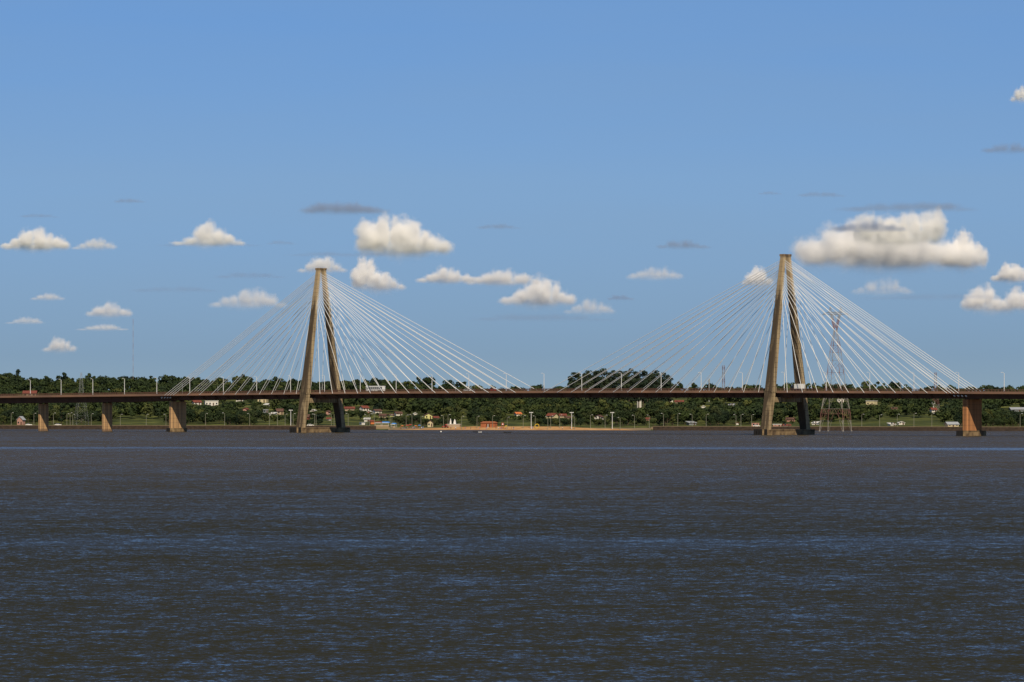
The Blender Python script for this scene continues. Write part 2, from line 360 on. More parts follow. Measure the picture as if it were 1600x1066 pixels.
wx = np.concatenate([[-9000, -3000], np.linspace(-1200, 1200, 25), [3000, 9000]]); wy = np.concatenate([[-3000, 0], np.linspace(100, 2300, 23)])
v = [(x, y, 0) for y in wy for x in wx] + [(x, Ys(x) + 25, 0) for x in wx]
n = len(wx); f = [(r*n+i, r*n+i+1, (r+1)*n+i+1, (r+1)*n+i) for r in range(len(wy)) for i in range(n-1)]
# the outer columns of the last row may lie nearer than 2300: keep order by clamping
v = [(x, max(y, 2301 if i >= len(wy) * n else -9e9), z) for i, (x, y, z) in enumerate(v)]
tag(link('river_water', npmesh('river_water', np.array(v, float), np.array(f), [water_mat()])), kind='structure')

# ------------------------------------------------------------------ the bridge
bridge = link('cable_stayed_bridge', None, loc=MID, rz=BRZ)
tag(bridge, 'long concrete cable-stayed road bridge with two A-shaped pylons crossing the brown river', 'bridge')
S0, S1 = -760, 620
HW = 9.9
def gd(s): return 3.5 if s > -270 else (4.3 if s < -320 else 3.5 + .8 * (-270 - s) / 50)
SS = list(range(S0, S1 + 1, 5))
slab = MB(); slab.loft([[(s,-HW,zt(s)-1.05),(s,-HW+.6,zt(s)-1.1),(s,HW-.6,zt(s)-1.1),(s,HW,zt(s)-1.05),(s,HW,zt(s)+.12),(s,HW-.5,zt(s)+.12),(s,HW-.5,zt(s)-.1),(s,-HW+.5,zt(s)-.1),(s,-HW+.5,zt(s)+.12),(s,-HW,zt(s)+.12)] for s in SS])
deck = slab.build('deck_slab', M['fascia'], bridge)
rd = MB(); rd.loft([[(s,-HW+1.6,zt(s)-.09),(s,HW-1.6,zt(s)-.09),(s,HW-1.6,zt(s)-.02),(s,-HW+1.6,zt(s)-.02)] for s in SS]); rd.build('road_surface', M['asphalt'], deck)
rb = MB(); rb.loft([[(s,-5.2,zt(s)-gd(s)),(s,5.2,zt(s)-gd(s)),(s,6.2,zt(s)-1.1),(s,-6.2,zt(s)-1.1)] for s in SS])
PITCH = 9.72; FIRST = 9.3
main_off = [FIRST + PITCH * k for k in range(16)]; side_off = [FIRST + PITCH * k for k in range(10)] + [108.6, 110.9, 113.2, 115.6]
for sp, sd in ((-165, 1), (165, -1)):
    for off in main_off + [-q for q in side_off]:
        s = sp + sd * off; z = zt(s)
        for y in (-1, 1):
            rb.add([(s-.25,y*(HW-.3),z-1.1),(s+.25,y*(HW-.3),z-1.1),(s+.25,y*5.3,z-gd(s)+.2),(s-.25,y*5.3,z-gd(s)+.2),(s-.25,y*(HW-.3),z-1.5),(s+.25,y*(HW-.3),z-1.5),(s+.25,y*6.1,z-1.1),(s-.25,y*6.1,z-1.1)],
                   [(0,1,6,7),(3,2,5,4),(0,4,5,1),(7,6,2,3),(0,7,3,4),(1,5,2,6)])
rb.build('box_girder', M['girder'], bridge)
for y in (-1, 1):
    r = MB(); yy = y * (HW - .25)
    for s in range(S0, S1, 2): r.box(s-.09, s+.09, yy-.08, yy+.08, zt(s)+.1, zt(s)+1.2)
    for dz, hh in ((.45, .10), (.8, .10), (1.12, .14)):
        r.loft([[(s,yy-.05,zt(s)+dz),(s,yy+.05,zt(s)+dz),(s,yy+.05,zt(s)+dz+hh),(s,yy-.05,zt(s)+dz+hh)] for s in range(S0, S1 + 1, 20)])
    tag(r.build('railing', M['rail'], bridge), 'rusty brown railing along the ' + ('near' if y < 0 else 'far') + ' edge of the deck')
def legc(z):  # centre offset, half width across, half width along
    return (float(np.interp(z, [2, 21, 90.6], [15.7, 12.2, 1.75])), float(np.interp(z, [2, 21, 90.6], [2.0, 2.05, .98])), float(np.interp(z, [2, 21, 90.6], [2.25, 2.4, 1.25])))
LZ = [2.2, 6, 12, 16, 21, 28, 36, 44, 52, 60, 68, 76, 84, 89.4]
for sp, sd, side in ((-165, 1, 'left'), (165, -1, 'right')):
    py = link('pylon', None, bridge, (sp, 0, 0)); py['label'] = 'A-shaped concrete pylon standing at the %s end of the main span' % side
    for y in (-1, 1):
        L_ = MB(); rings = []
        for z in LZ:
            c, a, b = legc(z); c *= y
            ch = .28 * a
            rings.append([(-b+ch, c-a, z), (b-ch, c-a, z), (b, c-a+ch, z), (b, c+a-ch, z), (b-ch, c+a, z), (-b+ch, c+a, z), (-b, c+a-ch, z), (-b, c-a+ch, z)])
        L_.loft(rings)
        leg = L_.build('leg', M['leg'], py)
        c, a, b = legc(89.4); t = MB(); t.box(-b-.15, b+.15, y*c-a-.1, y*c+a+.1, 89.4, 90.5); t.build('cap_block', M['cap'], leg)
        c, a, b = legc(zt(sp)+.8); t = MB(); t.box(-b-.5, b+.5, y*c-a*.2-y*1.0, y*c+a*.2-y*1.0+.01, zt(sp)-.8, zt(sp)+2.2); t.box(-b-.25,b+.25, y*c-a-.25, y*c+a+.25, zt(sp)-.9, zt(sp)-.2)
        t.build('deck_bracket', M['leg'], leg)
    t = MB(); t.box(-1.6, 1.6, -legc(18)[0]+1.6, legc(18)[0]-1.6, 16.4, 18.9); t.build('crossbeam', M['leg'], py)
    hl, hd = 20.9, 4.5
    def capring(z, e=0): return [(-hd-e,-hl+3.2,z),(-hd+2.6,-hl-e,z),(hd-2.6,-hl-e,z),(hd+e,-hl+3.2,z),(hd+e,hl-3.2,z),(hd-2.6,hl+e,z),(-hd+2.6,hl+e,z),(-hd-e,hl-3.2,z)]
    t = MB(); t.loft([capring(-2), capring(2.1), capring(2.2, .25), capring(2.7, .25)]); pc = t.build('pile_cap', M['cap'], py)
    t = MB()
    for q in (-3.4, -1.7, 0, 1.7, 3.4):
        yy = -hl - .55 if abs(q) < 2 else -hl + 1.3
        t.box(q-.55, q+.55, yy-.6, yy+.5, -1.5, 2.9)
    t.build('dark_end_panel', M['dark_end_panel'], pc)  # dark upright blocks across the near end of the cap
    # cables
    proto = None
    ca = MB(); ca.tube((0,0,0), (1,0,0), 1, 1, 6); cme = None
    def cable(a, b):
        global cme
        m = MB(); A, B_ = Vector(a), Vector(b); m.tube(A, B_, .135, .135, 6); return m.build('stay_cable', M['cable'], py)
    for k, off in enumerate(main_off + [-q for q in side_off]):
        kk = k if k < 16 else k - 16
        if k >= 16 and kk >= 10: kk += 2
        z = 71.2 + 16.3 * kk / 15
        s = sd * off
        for y in (-1, 1):
            c, a, b = legc(z)
            cable((s, y*(HW+.12), zt(sp+s)-.75), ((1 if s > 0 else -1)*(b-.15), y*c, z))
    for off in side_off[-4:]:
        s = -sd * (off + 3.2)
        t = MB(); t.tube((s, -HW+1.2, zt(sp+s)-1.9), (s - sd*.9, -HW+1.2, zt(sp+s)-2.3), .35, .28, 8)
        t.build('cable_anchor', M['anchor'], py)
def pier(s, hn, hs, m, cap, lab):
    p = link('pier', None, bridge, (s, 0, 0)); p['label'] = lab
    top = zt(s) - gd(s) + .05
    t = MB(); ch = .5
    rg = lambda z, e=0: [(-hs-e+ch,-hn-e,z),(hs+e-ch,-hn-e,z),(hs+e,-hn-e+ch,z),(hs+e,hn+e-ch,z),(hs+e-ch,hn+e,z),(-hs-e+ch,hn+e,z),(-hs-e,hn+e-ch,z),(-hs-e,-hn-e+ch,z)]
    rr = [rg(-2), rg(top - .6)]
    if cap and hs > 1.5: rr = [rg(-2), rg(top-2.2), rg(top-.3, .0)]
    t.loft(rr); t.build('shaft', M[m], p)
    for q in (-.6, .6): t = MB(); t.box(-hs*.7, hs*.7, q*hn-.8, q*hn+.8, top-.6 if not (cap and hs > 1.5) else top-.3, top+.02); t.build('bearing', M['girder'], p)
    if cap:
        a, b, z = cap; t = MB(); k = b * .8
        cr = lambda z, e=0: [(-b-e,-a+k,z),(-b+k,-a-e,z),(b-k,-a-e,z),(b+e,-a+k,z),(b+e,a-k,z),(b-k,a+e,z),(-b+k,a+e,z),(-b-e,a-k,z)]
        t.loft([cr(-2), cr(z-.4), cr(z-.3,.15), cr(z,.15)]); pc = t.build('pile_cap', M['cap'], p)
        t = MB(); t.box(-b*.6, b*.6, -a-.7, -a-.12, -1, z+.1); t.build('dark_end_panel', M['dark_end_panel'], pc)  # dark panel across the near end of the pier cap
xs_ = {n: s_at(x) for n, x in (('a', 68), ('b', 167.5), ('c', 277.8), ('d', 1519))}
pier(xs_['a'], 3.5, 1.05, 'tan_pier', None, 'slim tan concrete pier, the leftmost one in the river')
pier(xs_['b'], 3.5, 1.05, 'tan_pier', None, 'slim tan concrete pier between the leftmost pier and the wide tan one')
pier(xs_['c'], 5.9, 1.25, 'tan_pier', (6.95, 2.1, 2.0), 'wide tan concrete pier on a low cap where the left backstays end')
pier(xs_['d'], 5.9, 1.7, 'orange_pier', (9.6, 3.1, 2.5), 'wide orange-stained concrete pier on a long cap where the right backstays end')
pier(xs_['a'] - 57, 3.5, 1.05, 'tan_pier', None, 'slim tan concrete pier nearest the shore')
pier(xs_['d'] + 60, 3.5, 1.05, 'tan_pier', None, 'slim concrete pier beyond the orange one')

# ------------------------------------------------------------------ street lamps on the bridge
ORD = ['first','second','third','fourth','fifth','sixth','seventh','eighth','ninth','tenth','eleventh','twelfth','thirteenth','fourteenth','fifteenth','sixteenth','seventeenth','eighteenth','nineteenth','twentieth']
def ordn(i):
    if i <= 20: return ORD[i-1]
    tens = {2:'twenty',3:'thirty',4:'forty',5:'fifty',6:'sixty'}; th = {2:'twentieth',3:'thirtieth',4:'fortieth',5:'fiftieth',6:'sixtieth'}
    t, u = divmod(i, 10); return th[t] if u == 0 else tens[t] + '-' + ORD[u-1]
def make_lamp(name, H, arm, r, m, double=False):
    root = link(name, None)
    t = MB(); t.tube((0,0,0),(0,0,H), r, r*.62, 8); t.tube((0,0,0),(0,0,.5), r*1.7, r*1.5, 8); t.build('pole', M[m], root)
    for sg in ((-1, 1) if double else (-1,)):
        t = MB(); t.tube((0,0,H-.12),(sg*arm*.5,0,H+.28), .07,.07); t.tube((sg*arm*.5,0,H+.28),(sg*arm,0,H+.36), .07,.07); t.build('arm', M[m], root)
        t = MB(); t.loft([[(sg*(arm-.2),-.14,H+.25),(sg*(arm-.2),.14,H+.25),(sg*(arm-.2),.1,H+.48),(sg*(arm-.2),-.1,H+.48)],[(sg*(arm+.7),-.2,H+.25),(sg*(arm+.7),.2,H+.25),(sg*(arm+.7),.12,H+.42),(sg*(arm+.7),-.12,H+.42)]]); t.build('lamp_head', M['lamp'], root)
    return root
bl = [47.5, 95.5, 145, 194.5, 245, 296.5, 349, 401, 454, 507, 563, 619, 675, 732.5, 791, 850, 909, 971, 1033, 1095.5, 1160, 1225.5, 1291, 1359, 1428, 1498, 1569]
pl = make_lamp('street_lamp', 9.0, 1.2, .21, 'lamp')
for i, x in enumerate(bl):
    s = s_at(x, -HW + .9)
    o = pl if i == 0 else copy_tree(pl)
    o.location = BW(s, -HW + .9, zt(s) - .05); o.rotation_euler = (0, 0, BRZ)
    tag(o, '%s pale street lamp from the left along the bridge deck' % ordn(i + 1).capitalize(), 'street lamp', 'street lamps along the bridge deck')

# ------------------------------------------------------------------ vehicles and signs on the deck
def vehicle_bus(s, n):
    root = link('bus', None, loc=BW(s, n, zt(s)), rz=BRZ); tag(root, 'white bus with a row of dark windows driving on the bridge beside the left pylon', 'bus')
    t = MB(); L2 = 6.2
    for x0, x1, z0, z1 in ((-L2, L2, .45, 1.55), (-L2, L2, 2.65, 3.25)): t.box(x0, x1, -1.25, 1.25, z0, z1)
    for k in range(9): x = -L2 + k * (2*L2-.3)/8; t.box(x, x+.3, -1.24, 1.24, 1.55, 2.65)
    t.build('body', M['white'], root)
    for k in range(8):
        x = -L2 + .3 + k * (2*L2-.3)/8; t = MB(); t.box(x, x + (2*L2-.3)/8-.3, -1.18, 1.18, 1.56, 2.64); t.build('window', M['glass'], root)
    for x in (-4, 3.6, 4.7):
        for y in (-1.15, 1.15): t = MB(); t.tube((x,y-.14,.5),(x,y+.14,.5), .5, .5, 12); t.build('wheel', M['tyre'], root)
vehicle_bus(s_at(587, -3), -3)
def vehicle_truck(s, n):
    root = link('box_truck', None, loc=BW(s, n, zt(s)), rz=BRZ); tag(root, 'box truck with white cargo body and dark cab crossing beside the right pylon', 'truck')
    t = MB(); t.box(-1.2, 4.0, -1.2, 1.2, 1.0, 3.5); t.build('cargo_box', M['white'], root)
    t = MB(); t.loft([[(-3.6,y,.5),(-3.6,y,1.7),(-3.2,y,2.75),(-1.4,y,2.85),(-1.4,y,.5)] for y in (-1.15,1.15)]); c = t.build('cab', M['dark'], root)
    t = MB(); t.box(-3.2, -1.6, -1.19, 1.19, 1.7, 2.4); t.build('window', M['glass'], c)
    t = MB(); t.box(-3.3, 4, -.5, .5, .55, .98); t.build('chassis', M['dark'], root)
    for x in (-2.5, 2.6):
        for y in (-1.05, 1.05): t = MB(); t.tube((x,y-.15,.5),(x,y+.15,.5), .5, .5, 12); t.build('wheel', M['tyre'], root)
vehicle_truck(s_at(1246, 3.2), 3.2)
def car(loc, rz, m, lab, cat='car', group=None):
    root = link('car', None, loc=loc, rz=rz); tag(root, lab, cat, group)
    t = MB(); t.loft([[(-2.1,y,.4),(2.1,y,.4),(2.1,y,.8),(1.3,y,.92),(-1.9,y,.95),(-2.1,y,.8)] for y in (-.85,.85)]); t.build('body', M[m], root)
    t = MB(); t.loft([[(-1.8,-.78,.94),(1.1,-.78,.92),(1.1,.78,.92),(-1.8,.78,.94)],[(-1.3,-.65,1.42),(.5,-.65,1.42),(.5,.65,1.42),(-1.3,.65,1.42)]]); t.build('cabin', M['glass'], root)
    t = MB(); t.box(-1.25,.45,-.62,.62,1.42,1.48); t.build('roof', M[m], root)
    for x in (-1.3,1.35):
        for y in (-.8,.8): t = MB(); t.tube((x,y-.1,.33),(x,y+.1,.33), .33,.33,10); t.build('wheel', M['tyre'], root)
    return root
s = s_at(769.5, -4); car(BW(s, -4, zt(s)), BRZ, 'red', 'small red car on the bridge deck left of midspan')
s = s_at(730, 3); car(BW(s, 3, zt(s)), BRZ, 'white', 'white car on the bridge deck between left pylon and midspan')
def road_sign(x, n, top, wd, hh, m, lab):
    s = s_at(x, n); root = link('road_sign', None, loc=BW(s, n, zt(s)), rz=BRZ + R(-42)); tag(root, lab, 'road sign', 'road signs on the bridge deck')
    z = top
    t = MB(); t.tube((0,0,-.05),(0,0,z-hh*.5), .09,.09); t.build('post', M['steel'], root)
    t = MB(); t.box(-wd/2, wd/2, -.14, -.1, z-hh, z); t.build('panel', M[m], root)
road_sign(285, 8.4, 6.3, 1.7, 1.6, 'white', 'white sign panel among the left backstays')
road_sign(340.5, 8.4, 4.6, 1.1, 1.3, 'whitewall', 'small pale sign on a tall post near the left backstays')
road_sign(712, 8.4, 3.2, 1.2, 1.2, 'whitewall', 'small pale sign between the left pylon and midspan')
road_sign(829.5, -8.6, 3.3, 1.1, 1.7, 'whitewall', 'pale upright sign just left of the midspan lamp')
road_sign(1407, 8.4, 4.2, 1.4, 1.2, 'cream', 'cream square sign right of the right pylon')

# ------------------------------------------------------------------ lattice towers
def lattice(name, loc, rz, levels, r, m, lab, cat='tower', arms=None, group=None, brace=True):
    """levels: list of (z, half width)"""
    root = link(name, None, loc=loc, rz=rz); tag(root, lab, cat, group)
    cs = ((-1,-1),(1,-1),(1,1),(-1,1))
    t = MB()
    for (z0,a0),(z1,a1) in zip(levels, levels[1:]):
        for cx, cy in cs: t.tube((cx*a0,cy*a0,z0),(cx*a1,cy*a1,z1), r, r, 4)
    t.build('tower_legs', m, root)
    t = MB(); q = r * .6
    for (z0,a0),(z1,a1) in zip(levels, levels[1:]):
        for i in range(4):
            c0, c1 = cs[i], cs[(i+1)%4]
            t.tube((c0[0]*a1,c0[1]*a1,z1),(c1[0]*a1,c1[1]*a1,z1), q, q, 4)
            if brace:
                t.tube((c0[0]*a0,c0[1]*a0,z0),(c1[0]*a1,c1[1]*a1,z1), q, q, 4); t.tube((c1[0]*a0,c1[1]*a0,z0),(c0[0]*a1,c0[1]*a1,z1), q, q, 4)
    t.build('bracing', m, root)
    return root
pt = P(1305.5, VH, 2589); pt.z = 0
lv = [(-2,7.3),(10,6.7),(13,6.3),(20,5.3),(27,4.4),(34,3.75),(41,3.05),(45.5,2.6),(49.6,2.15),(53,1.6),(56,1.1),(58.3,.7)]
RZT = R(-24)
tw = link('power_pylon', None, loc=pt, rz=RZT); tag(tw, 'tall red and white lattice power pylon behind the right stay cables', 'power pylon')
cs = ((-1,-1),(1,-1),(1,1),(-1,1)); t = MB()
for (z0,a0),(z1,a1) in zip(lv, lv[1:]):
    for cx, cy in cs: t.tube((cx*a0,cy*a0,z0),(cx*a1,cy*a1,z1), .14, .14, 4)
for cx, cy in cs:      # four concrete footings in one mesh with the legs
    t.tube((cx*7.3,cy*7.3,-2),(cx*7.2,cy*7.2,.4), .5, .5, 8)
t.build('tower_legs', M['band'], tw)
t = MB(); q = .06
for i, ((z0,a0),(z1,a1)) in enumerate(zip(lv, lv[1:])):
    for j in range(4):
        c0, c1 = cs[j], cs[(j+1)%4]
        A0 = Vector((c0[0]*a0,c0[1]*a0,z0)); B0 = Vector((c1[0]*a0,c1[1]*a0,z0)); A1 = Vector((c0[0]*a1,c0[1]*a1,z1)); B1 = Vector((c1[0]*a1,c1[1]*a1,z1))
        t.tube(A1, B1, q, q, 4)
        if i == 1:   # zigzag truss girdle
            K = 4
            for k in range(K):
                u0, u1 = k / K, (k + 1) / K; mid = (u0 + u1) / 2
                t.tube(A0.lerp(B0, u0), A1.lerp(B1, mid), q, q, 4); t.tube(A1.lerp(B1, mid), A0.lerp(B0, u1), q, q, 4)
        elif i in (0, 2, 3):
            t.tube(A0.lerp(A1, .0), A1.lerp(B1, .22), q, q, 4); t.tube(B0, A1.lerp(B1, .78), q, q, 4)
            t.tube(A0.lerp(A1, .5), A1.lerp(B1, .22), q, q, 4); t.tube(B0.lerp(B1, .5), A1.lerp(B1, .78), q, q, 4)
        else:
            t.tube(A0, B1, q, q, 4); t.tube(B0, A1, q, q, 4)
t.build('bracing', M['band'], tw)
t = MB()
for sg in (-1, 1):
    for yy in (-.6, .6):
        t.tube((sg*.6,yy,57.8),(sg*2.9,yy*1.2,67.5), .17,.17,4); t.tube((sg*.1,yy,59.8),(sg*2.0,yy*1.2,67.5), .13,.13,4)
    for k in range(4): u = k/4; t.tube((sg*(.6+2.3*u),-.6,57.8+9.7*u),(sg*(.1+1.9*(u+.2)),.6,59.8+7.7*(u+.2)), .1,.1,4)
t.build('window_arms', M['band'], tw)
t = MB()
for yy in (-.8, .8):
    t.tube((-8,0,67.6),(-4,yy,68.9), .13,.13,4); t.tube((-8,0,67.6),(-4,yy,67.5), .13,.13,4); t.tube((8,0,67.6),(4,yy,68.9), .13,.13,4); t.tube((8,0,67.6),(4,yy,67.5), .13,.13,4)
    t.tube((-4,yy,67.5),(4,yy,67.5), .15,.15,4); t.tube((-4,yy,68.9),(4,yy,68.9), .13,.13,4)
    for k in range(8): t.tube((-4+k,yy,67.5),(-3.5+k,yy,68.9), .08,.08,4); t.tube((-3.5+k,yy,68.9),(-3+k,yy,67.5), .08,.08,4)
    for sg in (-1,1): t.tube((sg*2.6,yy,68.9),(sg*3.2,0,72), .12,.12,4); t.tube((sg*4,yy,68.9),(sg*3.2,0,72), .12,.12,4)
ca_ = t.build('crossarm', M['steel'], tw)
t = MB()
for x in (-7.8, 0, 7.8): t.tube((x,0,67.4),(x,0,64.6), .12,.12,6)
t.build('insulator', M['steel'], ca_)

b = ground_hit(127, 664.5)
lattice('power_pylon', b, R(20), [(0,4.2),(6,3.5),(12,2.8),(17,2.0),(21,1.3),(25,1.0),(29,.8),(34,.35)], .042, M['steel'], 'grey lattice power pylon behind the slim piers at far left', 'power pylon')
b = ground_hit(208, 600)
lattice('radio_mast', b, 0, [(z, .24) for z in range(0, 61, 4)], .022, M['band2'], 'very thin red and white radio mast on the skyline right of the second slim pier', 'mast')
b = ground_hit(1461.8, 643)
lattice('telecom_tower', b, R(10), [(0,2.3),(5,1.95),(9,1.6),(13,1.2),(17,.85),(20,.7),(23,.65),(26.5,.6)], .075, M['band2'], 'red and white telecom tower seen through the right backstays', 'telecom tower')
b = ground_hit(1130.5, 632)
lattice('telecom_tower', b, R(10), [(0,1.6),(5,1.3),(10,1.0),(15,.85),(20,.8),(25,.75),(28.5,.8)], .08, M['band2'], 'red and white telecom tower rising above the deck left of the right pylon', 'telecom tower')
b = ground_hit(1108, 628); t = MB(); t.tube((0,0,0),(0,0,17),.45,.4,8); t.tube((0,0,14),(0,0,17.4),.6,.6,8)
tag(t.build('antenna_pole', M['steel'], None, b), 'dark stubby antenna pole above the deck left of the banded tower', 'antenna')

# ------------------------------------------------------------------ shore: river wall, lamps
def river_wall(x0, x1, lab):
    t = MB(); rings = []
    X = x0
    while X <= x1 + .1:
        Y = Ys(X); rings.append([(X,Y-.6,-1.2),(X,Y+1.6,-1.2),(X,Y+1.6,2.25),(X,Y+.5,2.25)]); X += 12
    t.loft(rings); o = t.build('river_wall', M['riprap'], None)
    tag(o, lab, 'wall')
    t = MB(); t.loft([[(r[2][0],r[3][1]-.1,2.25),(r[2][0],r[2][1]+.1,2.25),(r[2][0],r[2][1]+.1,2.55),(r[2][0],r[3][1]-.1,2.55)] for r in rings]); t.build('coping', M['coping'], o)
M['riprap'] = mat('river_wall_stone', (.055, .036, .024), .9, noise=.5, nscale=.6)
M['coping'] = mat('coping_concrete', (.24, .18, .11), .9, noise=.2, nscale=.2)
river_wall(-900, -78, 'low dark stone river wall with pale coping left of the beach')
river_wall(85, 900, 'low dark stone river wall with pale coping right of the beach')

sl_x = [17.5, 53, 83.5, 104.5, 109.5, 113.5, 142.5, 188, 228.5, 259.3, 321, 351, 390, 421, 433.5, 445.5, 458, 491.5, 493.9, 517.7, 522, 544, 573.3, 577.4, 585, 609.6, 612.4, 634.6, 643.7, 657.7, 693, 700, 721.3, 745.3, 769.6, 792.5, 817.5, 836.4, 856, 860.5, 874.6, 898, 922.6, 945.4, 969, 991.4, 1014.5, 1036.7, 1059, 1081.5, 1103.4, 1150, 1157.7, 1174.3, 1346.5, 1374.5, 1402, 1428, 1456, 1594]
def make_post(H):
    root = link('shore_lamp', None)
    t = MB(); t.tube((0,0,0),(0,0,H), .15, .10, 8); t.tube((0,0,0),(0,0,.9), .22, .2, 8); t.build('pole', M['lamp_grey'], root)
    t = MB(); t.tube((0,0,H-.1),(.9,-.2,H+.25), .06,.06); t.build('arm', M['lamp_grey'], root)
    t = MB(); t.box(.7,1.5,-.35,-.05,H+.18,H+.34); t.build('lamp_head', M['lamp'], root); return root
pp = make_post(7.6)
for i, x in enumerate(sl_x):
    k = (x - 800) / F; d = 9 + 5 * math.sin(i * 2.1); Y = (2733 + d) / (1 + .404 * k)
    o = pp if i == 0 else copy_tree(pp)
    o.location = (k * Y, Y, float(hgt(k * Y, Y)) - .05); o.rotation_euler = (0, 0, random.choice((0, 0, math.pi)))
    sc = random.uniform(.93, 1.07); o.scale = (1, 1, sc)
    tag(o, 'thin grey-green lamp post, %s from the left in the row on the far shore' % ordn(i + 1), 'lamp post', 'lamp posts along the far shore')
fl_x = [454.3, 830, 893.2, 956.7]
fp = link('floodlight_mast', None)
t = MB(); t.tube((0,0,0),(0,0,10),.22,.15,8); t.build('pole', M['lamp'], fp)
t = MB(); t.box(-1.1,1.1,-.08,.08,9.9,10.05); t.build('crossbar', M['lamp'], fp)
for q in (-.85, 0, .85): t = MB(); t.box(q-.3,q+.3,-.35,-.1,9.75,10.25); t.build('floodlight', M['lamp'], fp)
wh = ['beside the left pylon', 'on the beach at its middle', 'in front of the red roofed houses', 'right of the white house on the shore']
for i, x in enumerate(fl_x):
    k = (x - 800) / F; Y = (2733 + 7) / (1 + .404 * k); o = fp if i == 0 else copy_tree(fp); o.location = (k*Y, Y, float(hgt(k*Y, Y)) - .05)
    tag(o, 'tall floodlight mast with a T-shaped top ' + wh[i], 'floodlight mast', 'floodlight masts on the far shore')

# ------------------------------------------------------------------ houses
KEEP = []      # (x0, x1, vtop, vbase, Y) sight windows kept free of nearer trees
def house(x, vb, wpx, hpx, wall, roof, lab, kind='gable', rot=None, cat='house', winn=3, depth=None, show=None):
    b = ground_hit(x, vb); sc = b.y / F; W = wpx * sc; H = hpx * sc; D = depth or max(4, min(9, W * .8)); rz = rot if rot is not None else R(random.uniform(-25, 25))
    name = {'shed': 'shed', 'block': 'house'}.get(kind, 'house')
    root = link(name, None, loc=b - Vector((0, 0, .3)), rz=rz); tag(root, lab, cat)
    W *= .93; hh = H * (.58 if kind in ('gable', 'front') else .88) + .3; a, c = W / 2, D / 2
    t = MB()
    if kind == 'front':   # gable faces the river
        t.add([(-a,-c,0),(a,-c,0),(a,-c,hh),(0,-c,H+.2),(-a,-c,hh),(-a,c,0),(a,c,0),(a,c,hh),(0,c,H+.2),(-a,c,hh)], [(0,1,2,3,4),(6,5,9,8,7),(1,6,7,2),(5,0,4,9),(2,7,8,3),(4,3,8,9),(5,6,1,0)])
    elif kind == 'gable':
        t.add([(-a,-c,0),(a,-c,0),(a,-c,hh),(-a,-c,hh),(-a,c,0),(a,c,0),(a,c,hh),(-a,c,hh),(-a,0,H+.2),(a,0,H+.2)], [(0,1,2,3),(5,4,7,6),(1,5,6,9,2),(4,0,3,8,7),(3,2,9,8),(6,7,8,9),(4,5,1,0)])
    else: t.box(-a, a, -c, c, 0, hh)
    t.build('wall', M[wall], root)
    t = MB(); e = .5
    if kind == 'front':
        for sg in (-1, 1): t.loft([[(0,y,H+.25),(sg*(a+e),y,hh-.1),(sg*(a+e),y,hh+.1),(0,y,H+.5)][::sg] for y in (-c-e, c+e)])
    elif kind == 'gable':
        for sg in (-1, 1): t.loft([[(x_,0,H+.25),(x_,sg*(c+e),hh-.15),(x_,sg*(c+e),hh+.05),(x_,0,H+.5)][::sg] for x_ in (-a-e, a+e)])
    elif kind == 'shed': t.loft([[(-a-e,-c-e,hh-.4),(-a-e,c+e,hh+.5),(-a-e,c+e,hh+.7),(-a-e,-c-e,hh-.2)],[(a+e,-c-e,hh-.4),(a+e,c+e,hh+.5),(a+e,c+e,hh+.7),(a+e,-c-e,hh-.2)]])
    else: t.box(-a-.25, a+.25, -c-.25, c+.25, hh-.02, hh+.3)
    t.build('roof', M[roof], root)
    if W > 3.2:
        n = max(2, min(winn, int(W / 2.2)))
        for k in range(n):
            u = -a + (k + .5) * W / n
            if k == n // 2:
                t = MB(); t.box(u-.45,u+.45,-c-.05,-c+.05,.3,2.3); t.build('door', M['door'], root)
            else:
                t = MB(); t.box(u-.5,u+.5,-c-.05,-c+.05,1.2,2.3); t.build('window', M['glass'], root)
        if hh > 5.2:
            for k in range(n): u = -a + (k + .5) * W / n; t = MB(); t.box(u-.5,u+.5,-c-.05,-c+.05,3.9,5.0); t.build('window', M['glass'], root)
    KEEP.append((x - wpx / 2 - 2, x + wpx / 2 + 2, vb - hpx, vb - .8, b.y))
    return root
house(307, 633, 13, 7, 'whitewall', 'redroof', 'white house with red roof just under the deck beside the wide tan pier')
house(330, 634, 22, 8, 'whitewall', 'whiteroof', 'long flat white building on the hill right of the wide tan pier', 'block', winn=5)
house(375, 628, 12, 6, 'whitewall', 'redroof', 'small white house with red roof touching the deck line left of the cream block')
house(411, 629, 15, 9, 'cream', 'cream', 'cream flat-roofed block high on the hill left of the left pylon', 'block')
house(417, 634.5, 7, 3, 'whitewall', 'whiteroof', 'tiny white shed below the cream block', 'shed')
house(384, 643, 6.5, 5, 'pink', 'redroof', 'small pink house alone among trees left of the left pylon', 'front')
house(415, 646, 8, 6, 'grey', 'greyroof', 'grey boxy house in the trees below the cream block', 'block')
house(426.5, 649.5, 9, 4, 'whitewall', 'whiteroof', 'low white house below the grey boxy one', 'shed')
house(437, 648, 11, 9, 'beige', 'brownroof', 'tall beige house close to the left of the left pylon')
house(489, 644, 8, 4, 'whitewall', 'whiteroof', 'white roofed cottage between the legs of the left pylon', 'front')
house(480.5, 657, 6, 9, 'redroof', 'brownroof', 'dark red house half hidden by the near leg of the left pylon')
house(513, 648, 4.5, 6, 'pink', 'brownroof', 'narrow pink house beside the far leg of the left pylon', 'front')
house(514, 657, 7, 4, 'whitewall', 'redroof', 'low white house with red roof left of the far leg of the left pylon')
house(546, 642, 16, 6, 'beige', 'redroof', 'beige house with long red roof right of the left pylon')
house(569, 642.5, 12, 8, 'whitewall', 'redroof', 'red roofed house with a white gable end right of the left pylon', rot=R(35))
house(577.5, 646, 4.5, 4, 'pink', 'whiteroof', 'tiny pink hut under the white gable house', 'front')
